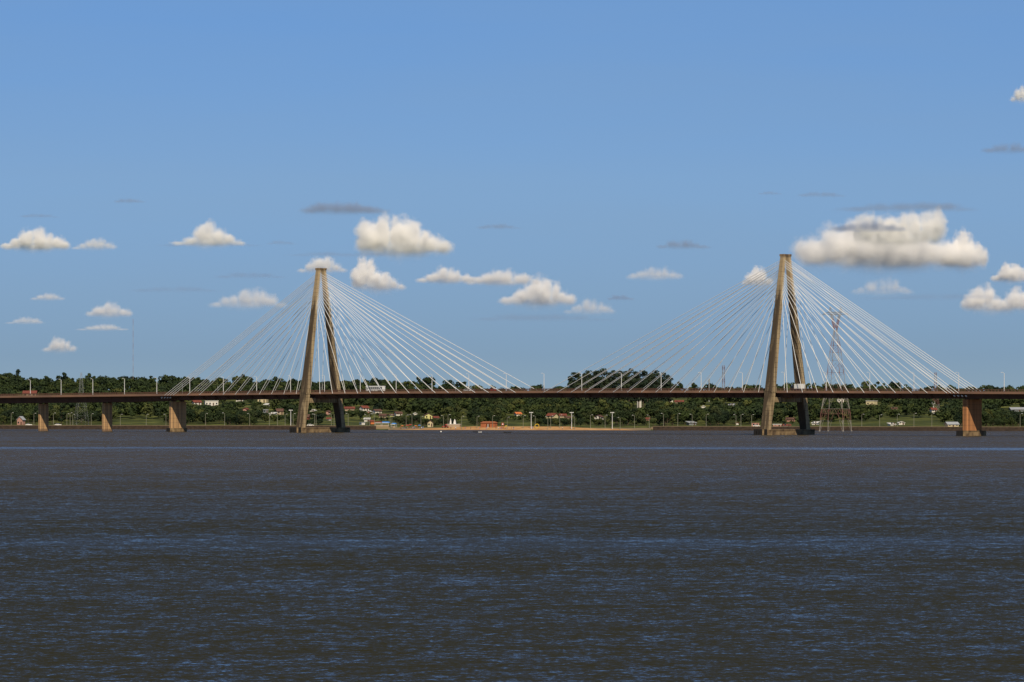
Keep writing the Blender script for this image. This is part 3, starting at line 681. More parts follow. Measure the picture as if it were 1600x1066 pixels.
house(589, 646, 12, 6, 'whitewall', 'brownroof', 'white walled house with brown roof above the blue canopy', rot=R(30))
house(599, 653, 11, 6, 'beige', 'brownroof', 'brownish house just above the shore stalls')
house(611, 651, 7, 3.5, 'yellow', 'brownroof', 'small yellow-green house above the shore stalls')
house(622, 650, 11, 6, 'whitewall', 'brownroof', 'white and brown house above the left end of the beach')
house(648.5, 650, 5, 4.5, 'whitewall', 'whiteroof', 'tiny white hut above the crowded beach', 'front')
house(669, 655, 13, 9, 'yellow', 'brownroof', 'bright yellow gabled house above the beach', 'front', rot=R(8))
house(681, 656, 8, 5, 'beige', 'redroof', 'beige annex beside the yellow gabled house')
house(672.5, 667.5, 9, 10, 'cream', 'brownroof', 'cream beach hut with white base below the yellow house', 'front', rot=0)
house(573.5, 659, 9, 5, 'whitewall', 'whiteroof', 'white lean-to shed right of the left pylon near the shore', 'shed')
house(581, 663, 7, 5.5, 'orange', 'redroof', 'orange kiosk left of the blue canopy', 'shed')
house(566, 664, 6, 4, 'whitewall', 'greyroof', 'small white box hut left of the orange kiosk', 'block')
house(809, 650.5, 9, 6, 'whitewall', 'orange', 'little white house with orange roof alone on the green slope', 'gable', rot=R(25))
house(863, 655, 15, 9, 'cream', 'redroof', 'cream house with a big red roof and gable end above the beach', rot=R(-38))
house(879, 653, 11, 6, 'beige', 'redroof', 'red roofed beige house right of the cream one')
house(888, 655, 7, 4, 'beige', 'brownroof', 'small brown roofed house right of the two red roofed ones')
house(936, 656, 12, 7, 'whitewall', 'brownroof', 'white gabled house on the slope right of the beach', 'front', rot=R(-25))
house(1012.5, 657, 5, 4, 'pink', 'redroof', 'tiny pink hut below the white water tower')
house(1061.5, 631, 14, 5, 'beige', 'redroof', 'long red roof high on the hill between water tower and right pylon')
house(1049, 629, 5, 4, 'whitewall', 'whiteroof', 'tiny white house left of the long red roof', 'block')
house(1099, 639, 6, 5, 'whitewall', 'whiteroof', 'small white hut among trees left of the right pylon', 'front')
house(1143, 635, 8, 3, 'whitewall', 'greyroof', 'low grey roof on the hill left of the right pylon', 'shed')
house(1080, 664.5, 13, 5, 'grey', 'greyroof', 'open dark shed with grey roof near the shore', 'shed')
house(1152, 664, 4.5, 4, 'whitewall', 'redroof', 'tiny white and red hut near the shore left of the right pylon', 'front')
house(1180, 669, 12, 6, 'pink', 'pink', 'pink flat-roofed building behind the near leg of the right pylon', 'block', rot=0)
house(1235, 659, 13, 6, 'pink', 'brownroof', 'pinkish house between the legs of the right pylon')
house(1214, 667, 14, 4, 'pink', 'whiteroof', 'low pink shed at the shore between the legs of the right pylon', 'block', rot=0)
house(1229, 667.5, 12, 4, 'whitewall', 'redroof', 'low white house at the shore beside the pink shed')
house(1274, 664, 9, 4, 'whitewall', 'whiteroof', 'pale green-white shed at the foot of the power pylon', 'shed')
house(1313, 629, 11, 5, 'whitewall', 'whiteroof', 'white house on the hill behind the power pylon', 'block')
house(1362, 634, 15, 8, 'cream', 'whiteroof', 'cream block on the hill right of the power pylon', 'block', rot=R(-30))
house(1397, 641, 9, 4, 'beige', 'brownroof', 'brown roofed house below and right of the cream hill block')
house(1393, 665.5, 9, 3.5, 'whitewall', 'whiteroof', 'low white building on the grass bank, left of a similar one', 'shed')
house(1408, 664, 10, 5, 'whitewall', 'whiteroof', 'white building on the grass bank, right of a lower one', 'front')
house(1458, 644.5, 9, 7, 'whitewall', 'redroof', 'white house with red roof at the foot of the telecom tower', rot=R(20))
house(1487, 670.5, 19, 8, 'cream', 'greyroof', 'cream two-storey house with grey roof beside the orange pier', 'gable', rot=R(14), winn=5)
house(1591, 644, 28, 7, 'grey', 'greyroof', 'long blue-grey roofed warehouse at the far right edge', 'gable', rot=R(5), cat='warehouse')
house(47, 620, 22, 9, 'beige', 'redroof', 'red roofed building just above the deck railing at the far left', 'gable', rot=0)
house(33, 664, 10, 13, 'pink', 'greyroof', 'ragged pink gabled house left of the leftmost pier', 'front', rot=R(-20))
b = ground_hit(998.8, 637.5); t = MB(); k = b.y / F
t.loft([[(1.7*math.cos(a*math.pi/6),1.7*math.sin(a*math.pi/6),z) for a in range(12)] for z in (-1, 7.5)])
wt = t.build('water_tower', M['whitewall'], None, b); tag(wt, 'white cylindrical water tower among the trees below midspan', 'water tower')
t = MB(); t.loft([[(r_*math.cos(a*math.pi/8),r_*math.sin(a*math.pi/8),z) for a in range(16)] for r_, z in ((1.8,7.4),(1.95,7.6),(1.95,11.3),(1.5,11.8),(.3,12))]); t.build('tank', M['whitewall'], wt)
KEEP.append((993, 1005, 612, 638, b.y))
b = ground_hit(1458.5, 641); t = MB(); t.loft([[(r_*math.cos(a*math.pi/6),r_*math.sin(a*math.pi/6),z) for a in range(12)] for r_, z in ((.3,0),(.3,2),(1.2,2.3),(1.2,4.2),(.4,4.8))])
tag(t.build('water_tank', M['white'], None, b + Vector((0,0,1.5))), 'small white water tank above the red roof by the telecom tower', 'water tank')

# ------------------------------------------------------------------ beach
def shore_pt(x, d, dz=0):
    k = (x - 800) / F; Y = (2733 + d) / (1 + .404 * k); return Vector((k * Y, Y, float(hgt(k * Y, Y)) + dz))
# brick beach pavilion
root = link('beach_pavilion', None, loc=shore_pt(764, 16), rz=R(-22)); tag(root, 'long orange brick pavilion with a dark arched opening on the beach', 'pavilion')
t = MB(); a = 4.6
t.box(-a,-.9,-2.2,2.2,-.5,2.7); t.box(1.3,a,-2.2,2.2,-.5,2.7); t.box(-.9,1.3,-2.2,2.2,1.9,2.7); t.box(-.9,1.3,1.5,2.2,-.5,1.9); t.build('wall', M['brick'], root)
t = MB(); t.loft([[(-a-.4,-2.7,2.7),(a+.4,-2.7,2.7),(a+.4,2.7,2.7),(-a-.4,2.7,2.7)],[(-a+.8,-.4,3.5),(a-.8,-.4,3.5),(a-.8,.4,3.5),(-a+.8,.4,3.5)]]); t.build('roof', M['brick'], root)
t = MB(); t.box(.05,.4,-2.25,-1.9,-.4,1.9); t.build('pillar', M['white'], root)
t = MB(); t.box(-.85,1.25,1.2,1.45,-.4,1.88); t.build('doorway', M['dark'], root)
# canopy stalls
for i, (x, wd, m, lab) in enumerate(((593, 5, 'redroof', 'low stall with a pinkish roof at the left end of the canopies'), (602.5, 5.5, 'blue', 'market stall under a long blue canopy with pale edge'), (615.5, 3, 'blue', 'small bright blue tent at the end of the canopies'))):
    root = link('market_stall', None, loc=shore_pt(x, 12), rz=R(-22)); tag(root, lab, 'stall', 'stalls by the left end of the beach')
    for sx in (-1, 1):
        for sy in (-1, 1): t = MB(); t.tube((sx*(wd/2-.2),sy*1.3,0),(sx*(wd/2-.2),sy*1.3,2.2),.07); t.build('post', M['white'], root)
    t = MB(); t.loft([[(-wd/2,-1.6,2.2),(wd/2,-1.6,2.2),(wd/2,1.6,2.2),(-wd/2,1.6,2.2)],[(-wd/2+.6,-.3,2.95),(wd/2-.6,-.3,2.95),(wd/2-.6,.3,2.95),(-wd/2+.6,.3,2.95)]]); t.build('canopy', M[m], root)
    t = MB(); t.box(-wd/2,wd/2,-1.65,-1.6,1.95,2.25); t.build('valance', M['white'], root)
    t = MB(); t.box(-wd/2+.3,wd/2-.3,-.9,-.3,0,.95); t.build('counter', M['beige'], root)
# monument of two white sails on a plinth
root = link('sail_monument', None, loc=shore_pt(708, 15), rz=R(-15)); tag(root, 'white monument with two curved sail shapes on a low plinth behind the beach', 'monument')
t = MB(); t.box(-3.6,4.6,-1.2,1.2,-.3,1.7); t.build('plinth', M['beige'], root)
t = MB(); t.box(-3.8,4.8,-1.4,1.4,1.7,2.0); t.build('slab', M['whitewall'], root)
for x0, h_, w_ in ((-2.1, 3.4, 1.0), (.3, 3.1, 1.5)):
    t = MB(); out = [(0,0),(w_,0),(w_*.95,h_*.4),(w_*.75,h_*.75),(w_*.45,h_),(w_*.25,h_*.7),(.05,h_*.35)]
    t.loft([[(x0+p[0],y,2+p[1]) for p in out] for y in (-.25,.25)]); t.build('sail', M['white'], root)
# lifeguard tower, ring
root = link('lifeguard_tower', None, loc=shore_pt(785.5, 9), rz=0); tag(root, 'dark red lifeguard tower with a round white sign on the beach', 'lifeguard tower')
for sx in (-1,1):
    for sy in (-1,1): t = MB(); t.tube((sx*.7,sy*.7,-.3),(sx*.55,sy*.55,2.0),.08); t.build('post', M['red'], root)
t = MB(); t.box(-.75,.75,-.75,.75,2.0,3.2); t.build('cabin', M['red'], root)
t = MB(); t.loft([[(-1,-1,3.2),(1,-1,3.2),(1,1,3.2),(-1,1,3.2)],[(-.1,-.1,3.8),(.1,-.1,3.8),(.1,.1,3.8),(-.1,.1,3.8)]]); t.build('roof', M['redroof'], root)
t = MB(); t.tube((0,-.76,2.6),(0,-.84,2.6),.42,.42,14); t.build('sign', M['white'], root)
me = bmesh.new(); 
t = MB(); rings = []
for i in range(18):
    a = 2*math.pi*i/18; rings.append([((1.25+.2*math.cos(q))*math.cos(a), .2*math.sin(q), 1.3+(1.25+.2*math.cos(q))*math.sin(a)) for q in [k*math.pi/3 for k in range(6)]])
t.loft(rings + [rings[0]], cap=False)
me.free(); tag(t.build('play_ring', M['yellowpaint'], None, shore_pt(839, 10)), 'yellow upright ring on the sand right of the beach', 'play ring')
# parasols
def parasol(i, x, d, m, lab):
    root = link('beach_parasol', None, loc=shore_pt(x, d)); tag(root, lab, 'parasol', 'parasols on the beach')
    t = MB(); t.tube((0,0,-.2),(0,0,2.2),.04,.04); t.build('pole', M['white'], root)
    t = MB(); t.loft([[(r_*math.cos(a*math.pi/4),r_*math.sin(a*math.pi/4),z) for a in range(8)] for r_, z in ((1.15,1.75),(.6,2.1),(.05,2.25))]); t.build('canopy', M[m], root)
for i, (x, m, c) in enumerate(((628.5,'orange','orange'),(636.5,'red','red'),(641,'red','red'),(649.5,'orange','orange'),(655.5,'blue','blue'),(697.5,'red','red'),(791,'yellowpaint','yellow'))):
    parasol(i, x, 5 + (i % 3) * 3, m, '%s parasol, %s from the left on the beach' % (c, ordn(i + 1)))
# people: skinned figures
def person_mesh(pose):
    me = bpy.data.meshes.new('person'); arm = .32 if pose == 0 else .5; az = .82 if pose == 0 else 1.15
    V = [(0,0,.92),(0,0,1.15),(0,0,1.38),(0,0,1.50),(0,0,1.66),(.1,0,.86),(.12,.03,.48),(.12,0,.06),(.13,-.12,.03),(-.1,0,.86),(-.14,-.05,.48),(-.13,.06,.06),(-.14,-.07,.03),(.19,0,1.38),(.27,.02,1.12),(arm,-.08,az),(-.19,0,1.38),(-.27,.02,1.12),(-.30,-.06,.86)]
    E = [(0,1),(1,2),(2,3),(3,4),(0,5),(5,6),(6,7),(7,8),(0,9),(9,10),(10,11),(11,12),(2,13),(13,14),(14,15),(2,16),(16,17),(17,18)]
    rad = [.15,.13,.15,.06,.105,.095,.065,.045,.04,.095,.065,.045,.04,.06,.045,.035,.06,.045,.035]
    me.from_pydata(V, E, []); o = bpy.data.objects.new('tmp', me); COL.objects.link(o)
    sk = o.modifiers.new('s', 'SKIN')
    for i, r_ in enumerate(rad): me.skin_vertices[0].data[i].radius = (r_, r_ * .8)
    me.skin_vertices[0].data[0].use_root = True
    o.modifiers.new('u', 'SUBSURF').levels = 1
    dg = bpy.context.evaluated_depsgraph_get(); out = bpy.data.meshes.new_from_object(o.evaluated_get(dg)); bpy.data.objects.remove(o)
    return out
PM = [person_mesh(0), person_mesh(1)]
for m_ in PM: m_.materials.clear(); m_.materials.append(M['skin'])
def suit_mesh(z0, z1, r0, r1, name):
    t = MB(); t.loft([[(r_*math.cos(a*math.pi/5)*1.25, r_*math.sin(a*math.pi/5), z) for a in range(10)] for z, r_ in ((z0, r0), ((z0+z1)/2, (r0+r1)/2*1.03), (z1, r1))]); return t
spots = [(625.5,3,'red'),(630.5,6,'white'),(633,2,'dark'),(638.8,4,'red'),(645,3,'orange'),(647,7,'blue'),(652,4,'red'),(658.5,3,'white'),(661,6,'blue'),(704.5,2,'dark'),(712,3,'white'),(727,5,'red'),(735.5,2,'dark'),(749,3,'orange'),(759.8,2,'blue'),(775,4,'dark'),(779,3,'white'),(783,2,'red'),(799,4,'orange'),(802.5,3,'dark'),(832,5,'blue'),(879,3,'white')]
CN = {'red':'red','white':'white','dark':'black','orange':'orange','blue':'blue'}
for i, (x, d, m) in enumerate(spots):
    o = link('person', PM[i % 2], None, shore_pt(x, d, -.02), random.uniform(-3, 3)); tag(o, 'person in %s shirt, %s from the left of those standing on the beach' % (CN[m], ordn(i + 1)), 'person', 'people on the beach')
    suit_mesh(.98, 1.42, .17, .165, 's').build('shirt', M[m], o); suit_mesh(.62, .99, .19, .17, 's').build('shorts', M['blue' if i % 3 else 'dark'], o)
    t = MB(); t.ball((0,.015,1.72), (.105,.11,.08), 8, 5); t.build('hair', M['dark'], o)
# cars and boats on the shore and water
car(shore_pt(485, 14), R(5), 'white', 'white car parked between the legs of the left pylon', group='cars on the far shore')
car(shore_pt(45, 12), R(8), 'white', 'white car parked left of the leftmost pier', group='cars on the far shore')
car(shore_pt(91, 13), R(-10), 'white', 'white car parked between the leftmost two piers', group='cars on the far shore')
car(shore_pt(1182, 10), R(3), 'white', 'white car in front of the pink flat-roofed building', group='cars on the far shore')
car(shore_pt(696, 12), R(3), 'red', 'red car parked behind the beach left of the white monument', group='cars on the far shore')
def boat(x, v, L, m, lab, cargo=None, rz=0, seats=True):
    Y = F * HC / (v - VH); root = link('rowing_boat', None, loc=((x-800)/F*Y, Y, 0), rz=rz); tag(root, lab, 'boat', 'small boats on the river')
    t = MB(); rings = []
    for u in (-1, -.7, -.2, .3, .75, 1):
        wv_ = max(.06, .62 * (1 - abs(u) ** 2.5)); sh = .12 * u * u
        rings.append([(u*L/2,-wv_,.42+sh),(u*L/2,-wv_*.6,-.15),(u*L/2,wv_*.6,-.15),(u*L/2,wv_,.42+sh),(u*L/2,wv_*.8,.42+sh),(u*L/2,wv_*.5,.05),(u*L/2,-wv_*.5,.05),(u*L/2,-wv_*.8,.42+sh)])
    t.loft(rings); t.build('hull', M[m], root)
    for u in (-.3, .3): t = MB(); t.box(u*L/2-.12,u*L/2+.12,-.42,.42,.25,.30); t.build('seat', M['trunk'], root)
    return root
boat(744.5, 675.7, 4.2, 'dark', 'dark low boat with a white bow on the water in front of the monument')
t = MB(); t.box(.0,.7,-.4,.4,.3,.8)
bb = boat(750, 675.9, 1.9, 'white', 'small white dinghy touching the dark boat off the beach')
boat(793, 676.3, 4.4, 'dark', 'long dark canoe on the water right of the brick pavilion', rz=R(3))
boat(477, 671.8, 3.0, 'dark', 'dark boat low in the water behind the left pylon cap')
root = link('buoy', None, loc=P(689, 0, F*HC/(675.5-VH)) * 1); root.location.z = 0; tag(root, 'tiny white buoy on the water off the crowded beach', 'buoy')
t = MB(); t.ball((0,0,.25), .45, 10, 7); t.build('float_ball', M['white'], root); t = MB(); t.tube((0,0,.6),(0,0,1.1),.06); t.build('mast', M['steel'], root)

# ------------------------------------------------------------------ trees
def crown_pts(seed, rx, rz, z0, ncl, nq, q, form='round'):
    g = np.random.default_rng(seed); cs = []
    for k in range(ncl):
        a = g.uniform(0, 2*np.pi); rr = rx * .62 * np.sqrt(g.uniform(0, 1)); h = g.uniform(-.55, .62)
        if form == 'tall': rr *= .7; h = g.uniform(-.8, .85)
        if form == 'flat': rr = rx * .8 * np.sqrt(g.uniform(0, 1)); h = g.uniform(-.2, .5)
        cr = rx * g.uniform(.30, .52) * (1 - .25 * abs(h))
        cs.append((rr*np.cos(a), rr*np.sin(a), z0 + rz * (1 + h), cr))
    cs = np.array(cs); w_ = cs[:, 3] ** 2; ci = g.choice(ncl, nq, p=w_ / w_.sum())
    d = g.normal(size=(nq, 3)); d /= np.linalg.norm(d, axis=1)[:, None]; d[:, 2] = np.abs(d[:, 2]) * np.where(g.uniform(size=nq) < .72, 1, -1)
    rad = cs[ci, 3] * g.uniform(.72, 1.08, nq)
    c = cs[ci, :3] + d * rad[:, None] * np.array([1, 1, .8])
    nrm = d + g.normal(size=(nq, 3)) * .38; nrm /= np.linalg.norm(nrm, axis=1)[:, None]
    u = np.cross(nrm, g.normal(size=(nq, 3))); u /= np.linalg.norm(u, axis=1)[:, None]; v_ = np.cross(nrm, u)
    s_ = q * g.uniform(.6, 1.3, nq)[:, None]
    V = np.stack([c + u*s_, c + v_*s_*.8, c - u*s_, c - v_*s_*.8], 1).reshape(-1, 3)
    return V, np.arange(nq*4).reshape(-1, 4)
FORMS = [('round', 5.2, 4.2, 1.0), ('round', 6.2, 4.6, 1.2), ('round', 4.3, 4.6, .9), ('flat', 6.4, 3.6, 2.6), ('tall', 3.8, 5.6, 1.2), ('round', 4.9, 3.4, .4), ('round', 5.6, 5.0, 1.2)]
def crown_mesh(i, lm, nq, q):
    fm, rx, rz, z0 = FORMS[i]; V, Fc = crown_pts(100 + i * 7 + lm, rx, rz, z0, 9 if fm != 'flat' else 7, nq, q, fm); return V, Fc
def trunk_mb(i):
    fm, rx, rz, z0 = FORMS[i]; t = MB(); h = z0 + rz * .9
    t.tube((0,0,-1),(.1,0,h*.6),.32,.22,7); t.tube((.1,0,h*.6),(.2,.1,h*1.15),.22,.08,6)
    for k in range(4):
        a = k * 1.7 + i; t.tube((.08,0,h*(.45+.1*k)),(rx*.5*math.cos(a),rx*.5*math.sin(a),h*(.85+.1*k)),.13,.05,5)
    return t
protos = []
for i in range(len(FORMS)):
    for lm in range(3):
        V, Fc = crown_mesh(i, lm, 950, .46); me = npmesh('crown', V, Fc, [M['leaf%d' % lm]])
        protos.append((me, i, lm))
trunks = [trunk_mb(i) for i in range(len(FORMS))]
tr_me = []
for t in trunks:
    m_ = bpy.data.meshes.new('trunk'); m_.from_pydata(t.v, [], t.f); m_.materials.append(M['trunk']); tr_me.append(m_)
CLEAR = [(178, 262, 655), (292, 352, 663), (400, 452, 661), (1335, 1372, 660), (1372, 1462, 654), (1462, 1500, 662), (1262, 1340, 660), (715, 738, 652), (780, 832, 660), (500, 620, 659), (975, 1170, 666), (1170, 1262, 664), (70, 178, 663), (0, 70, 664)]
rows = []; d = 26.0
while d < 905: rows.append(d); d += 14 + d * .055
trees = []   # (X,Y,z,form,leaf,scale,rot,row)
for ri, d in enumerate(rows):
    X = -440.
    while X < 450:
        X += random.uniform(4.5, 9.0) * (1 if ri > 1 else .8)
        dd = d + random.uniform(-9, 9) * (1 + d / 300); Y = Ys(X) + dd
        if abs(X / Y * F) > 1000: continue
        z = float(hgt(X, Y)); x_, vb = px((X, Y, z))
        if any(a < x_ < b_ and vb > c_ for a, b_, c_ in CLEAR): 
            continue
        if ri < 2 and random.random() < .1: continue
        rr = random.random()
        fi = random.choices(range(7), (3, 3, 2, 1, 1, 2, 2))[0]
        hi = min(1, d / 500)
        lm = random.choices((0, 1, 2), (2 + 3 * hi, 3, 1.4 - hi))[0]
        sc = random.uniform(.72, 1.18) * (.72 if ri < 2 else 1) * (1 if ri > 3 else .88)
        htop = (FORMS[fi][3] + FORMS[fi][2] * 1.9) * sc; vt = px((X, Y, z + htop))[1]; hw_ = FORMS[fi][1] * sc / Y * F * .8
        hit = False
        for x0, x1, vt_, vb_, ky in KEEP:
            if Y < ky + 3 and x_ + hw_ > x0 and x_ - hw_ < x1 and vt < vb_ - .5 and vb > vt_:
                if Y > ky - 9: hit = True; break
                fit = (vb - vb_ + .5) / max(vb - vt, .1)
                if fit < .22: hit = True; break
                sc *= fit; vt = vb - (vb - vt) * fit; hw_ *= fit
        if hit: continue
        # the skyline right of the big eucalyptus stand stays below the deck rail
        trees.append((X, Y, z, fi, lm, sc, random.uniform(0, 6.3), ri))
# prominent skyline trees (x, top row, form, scale)
for x, vt, fi, sc in ((15,578,6,1.2),(25,579,4,1.2),(101,579,4,1.1),(128,584,1,1.0),(165,581,1,1.3),(198,583,3,1.3),(318,586,1,1.0),(383,587,4,1.1),(470,588,1,1.0),(556,587,4,.9),(578,584,6,1.1),(588,581,1,1.35),(598,582,6,1.2),(620,584,1,1.1),(655,582,4,1.1),(673,581,3,1.4),(662,586,1,1.1),(700,587,1,1.2),(716,592,0,1.1),(1067,603,4,.8),(1122,605,1,.9),(1312,604,3,1.1),(1322,605,1,1.0)):
    ht = (FORMS[fi][3] + FORMS[fi][2] * 1.8) * sc
    for Y in np.arange(3380, 3800, 15.):
        z = float(hgt((x-800)/F*Y, Y)); 
        if px((0, Y, z + ht))[1] <= vt: break
    need = (VH - vt) * Y / F + HC - ht
    trees.append(((x-800)/F*Y, Y, min(z, need) if need > z - 3 else need, fi, 0, sc, random.uniform(0, 6), 98))
# nearest 250 in the front rows are individuals, the rest one wood
inview = [t for t in trees if abs(t[0] / t[1] * F) < 815 or t[7] == 98]
front = [t for t in inview if t[7] == 98] + sorted([t for t in inview if t[7] != 98], key=lambda t: t[1] - Ys(t[0]))
ind = front[:268]; ids = set(map(id, ind)); rest = [t for t in trees if id(t) not in ids]
SECT = [(-50, 60, 'before the leftmost pier'), (60, 160, 'between the two slim piers'), (160, 270, 'between second slim and wide pier'), (270, 468, 'between wide pier and left pylon'), (468, 540, 'behind the left pylon'), (540, 625, 'between left pylon and beach'), (625, 850, 'behind the beach'), (850, 1000, 'near the red roofed houses'), (1000, 1195, 'between water tower and right pylon'), (1195, 1265, 'behind the right pylon'), (1265, 1345, 'behind the power pylon'), (1345, 1505, 'behind the grass bank'), (1505, 1700, 'right of the orange pier')]
SHADE = ['dark green', 'mid green', 'olive green']; FN = ['rounded', 'broad', 'compact', 'flat-topped', 'slender', 'low bushy', 'full']
from collections import defaultdict
cnt = defaultdict(list)
for t in ind:
    x_ = px(t)[0]; sec = next((s[2] for s in SECT if s[0] <= x_ < s[1]), 'at the edge')
    cnt[(sec, min(t[7], 97) if t[7] != 98 else 98)].append((x_, t))
ROWN = lambda r: 'skyline' if r == 98 else ('%s row uphill' % ordn(r + 1))
for (sec, row), L_ in cnt.items():
    L_.sort(key=lambda q: q[0])
    for k, (x_, (X, Y, z, fi, lm, sc, rot, ri)) in enumerate(L_):
        root = link('tree', None, loc=(X, Y, z), rz=rot); root.scale = (sc, sc, sc)
        link('crown', protos[fi * 3 + lm][0], root); link('trunk', tr_me[fi], root)
        tag(root, '%s %s tree, %s %s, %s' % (SHADE[lm].capitalize(), FN[fi], ordn(k + 1), sec, ROWN(row)), 'tree', 'trees on the far hillside')
# the wood behind as one object
VV, FF, MI = [], [], []; off = 0; far_cache = {}
for X, Y, z, fi, lm, sc, rot, ri in rest:
    key = (fi, lm, random.randrange(2))
    if key not in far_cache: far_cache[key] = crown_pts(300 + fi * 9 + lm * 3 + key[2] * 77, *FORMS[fi][1:3], FORMS[fi][3], 9, 330, .78, FORMS[fi][0])
    V, Fc = far_cache[key]; c, s_ = math.cos(rot), math.sin(rot)
    W_ = np.stack([(V[:,0]*c - V[:,1]*s_)*sc + X, (V[:,0]*s_ + V[:,1]*c)*sc + Y, V[:,2]*sc + z], 1)
    VV.append(W_); FF.append(Fc + off); MI.append(np.full(len(Fc), lm)); off += len(V)
me = npmesh('woodland', np.concatenate(VV), np.concatenate(FF), [M['leaf0'], M['leaf1'], M['leaf2']], np.concatenate(MI))
tag(link('woodland', me), 'dense green woodland covering the far hillside', 'woodland', kind='stuff')
# eucalyptus stand
em = []
for k in range(3):
    g_ = np.random.default_rng(900 + k); V, Fc = crown_pts(900 + k, 3.9, 9.6, 4.2, 30, 2200, .38, 'tall'); em.append(npmesh('crown', V, Fc, [M['leaf3']]))
et = MB(); et.tube((0,0,-2),(.2,0,14),.4,.25,7); et.tube((.2,0,14),(0,.2,22),.25,.08,6)
for k in range(6): a = k*1.9; et.tube((.15,0,8+k*2),(2.4*math.cos(a),2.4*math.sin(a),11+k*2.1),.14,.05,5)
etm = bpy.data.meshes.new('trunk'); etm.from_pydata(et.v, [], et.f); etm.materials.append(M['trunk'])
ex = [(893,585),(899,581),(906,579),(913,580),(919,578),(926,577),(933,576),(941,575),(948,577),(955,579),(962,578),(969,576),(976,577),(983,575),(990,577),(998,579),(1005,578),(1012,577),(1019,580),(1026,578),(1034,579),(1041,583),(1046,590)]
k_ = 0
for k, (x, vt) in enumerate(ex):
    Y = 3150 + (k * 37) % 70; z = float(hgt((x-800)/F*Y, Y)); top = HC + (VH - vt) * Y / F; sc = max(.5, (top - z) / 23.0)
    o = link('eucalyptus_tree', None, loc=((x-800)/F*Y, Y, z), rz=k * 1.3); o.scale = (min(sc, 1.25), min(sc, 1.25), sc)
    link('crown', em[k % 3], o); link('trunk', etm, o)
    tag(o, 'tall dark eucalyptus tree, %s from the left in the high stand behind midspan' % ordn(k + 1), 'tree', 'tall eucalyptus stand')

# ------------------------------------------------------------------ clouds: closed puffy bodies of scattering air
def vol(name, dens, col, an, blobs, nsc, rag, H):
    m = bpy.data.materials.new(name); m.use_nodes = True; t = m.node_tree; t.nodes.clear(); N = t.nodes.new; L = t.links
    o = N('ShaderNodeOutputMaterial'); p = N('ShaderNodeVolumePrincipled')
    p.inputs['Color'].default_value = (*col, 1); p.inputs['Anisotropy'].default_value = an; L.new(p.outputs[0], o.inputs['Volume'])
    g = N('ShaderNodeTexCoord')
    def mth(op, a, b=0, c=None, clamp=False):
        n = N('ShaderNodeMath'); n.operation = op; n.use_clamp = clamp
        for i, q in enumerate((a, b, c)):
            if q is None: continue
            if isinstance(q, (int, float)): n.inputs[i].default_value = q
            else: L.new(q, n.inputs[i])
        return n.outputs[0]
    acc = None
    for (c, r) in blobs:      # distance to each billow, 1 in its middle, 0 at its skin
        mp_ = N('ShaderNodeMapping'); mp_.inputs['Scale'].default_value = [1 / q for q in r]; mp_.inputs['Location'].default_value = [-q / w for q, w in zip(c, r)]
        L.new(g.outputs['Object'], mp_.inputs[0]); ln = N('ShaderNodeVectorMath'); ln.operation = 'LENGTH'; L.new(mp_.outputs[0], ln.inputs[0])
        acc = ln.outputs['Value'] if acc is None else mth('SMOOTH_MIN', acc, ln.outputs['Value'], .18)
    n1 = N('ShaderNodeTexNoise'); n1.inputs['Scale'].default_value = nsc; n1.inputs['Detail'].default_value = 6; n1.inputs['Roughness'].default_value = .62
    L.new(g.outputs['Object'], n1.inputs['Vector'])
    f = mth('ADD', mth('SUBTRACT', 1.0, acc), mth('MULTIPLY', mth('SUBTRACT', n1.outputs['Fac'], .5), rag))
    f = mth('SUBTRACT', f, .18)
    sm = N('ShaderNodeMapRange'); sm.interpolation_type = 'SMOOTHSTEP'; L.new(f, sm.inputs[0]); sm.inputs['From Min'].default_value = 0; sm.inputs['From Max'].default_value = .75
    sm.inputs['To Min'].default_value = 0; sm.inputs['To Max'].default_value = dens
    z_ = N('ShaderNodeSeparateXYZ'); L.new(g.outputs['Object'], z_.inputs[0])
    q_ = N('ShaderNodeMapRange'); q_.interpolation_type = 'SMOOTHSTEP'; L.new(z_.outputs[2], q_.inputs[0]); q_.inputs['From Min'].default_value = -.05 * H; q_.inputs['From Max'].default_value = .5 * H
    q_.inputs['To Min'].default_value = .08; q_.inputs['To Max'].default_value = 1
    L.new(mth('MULTIPLY', sm.outputs[0], q_.outputs[0]), p.inputs['Density']); return m
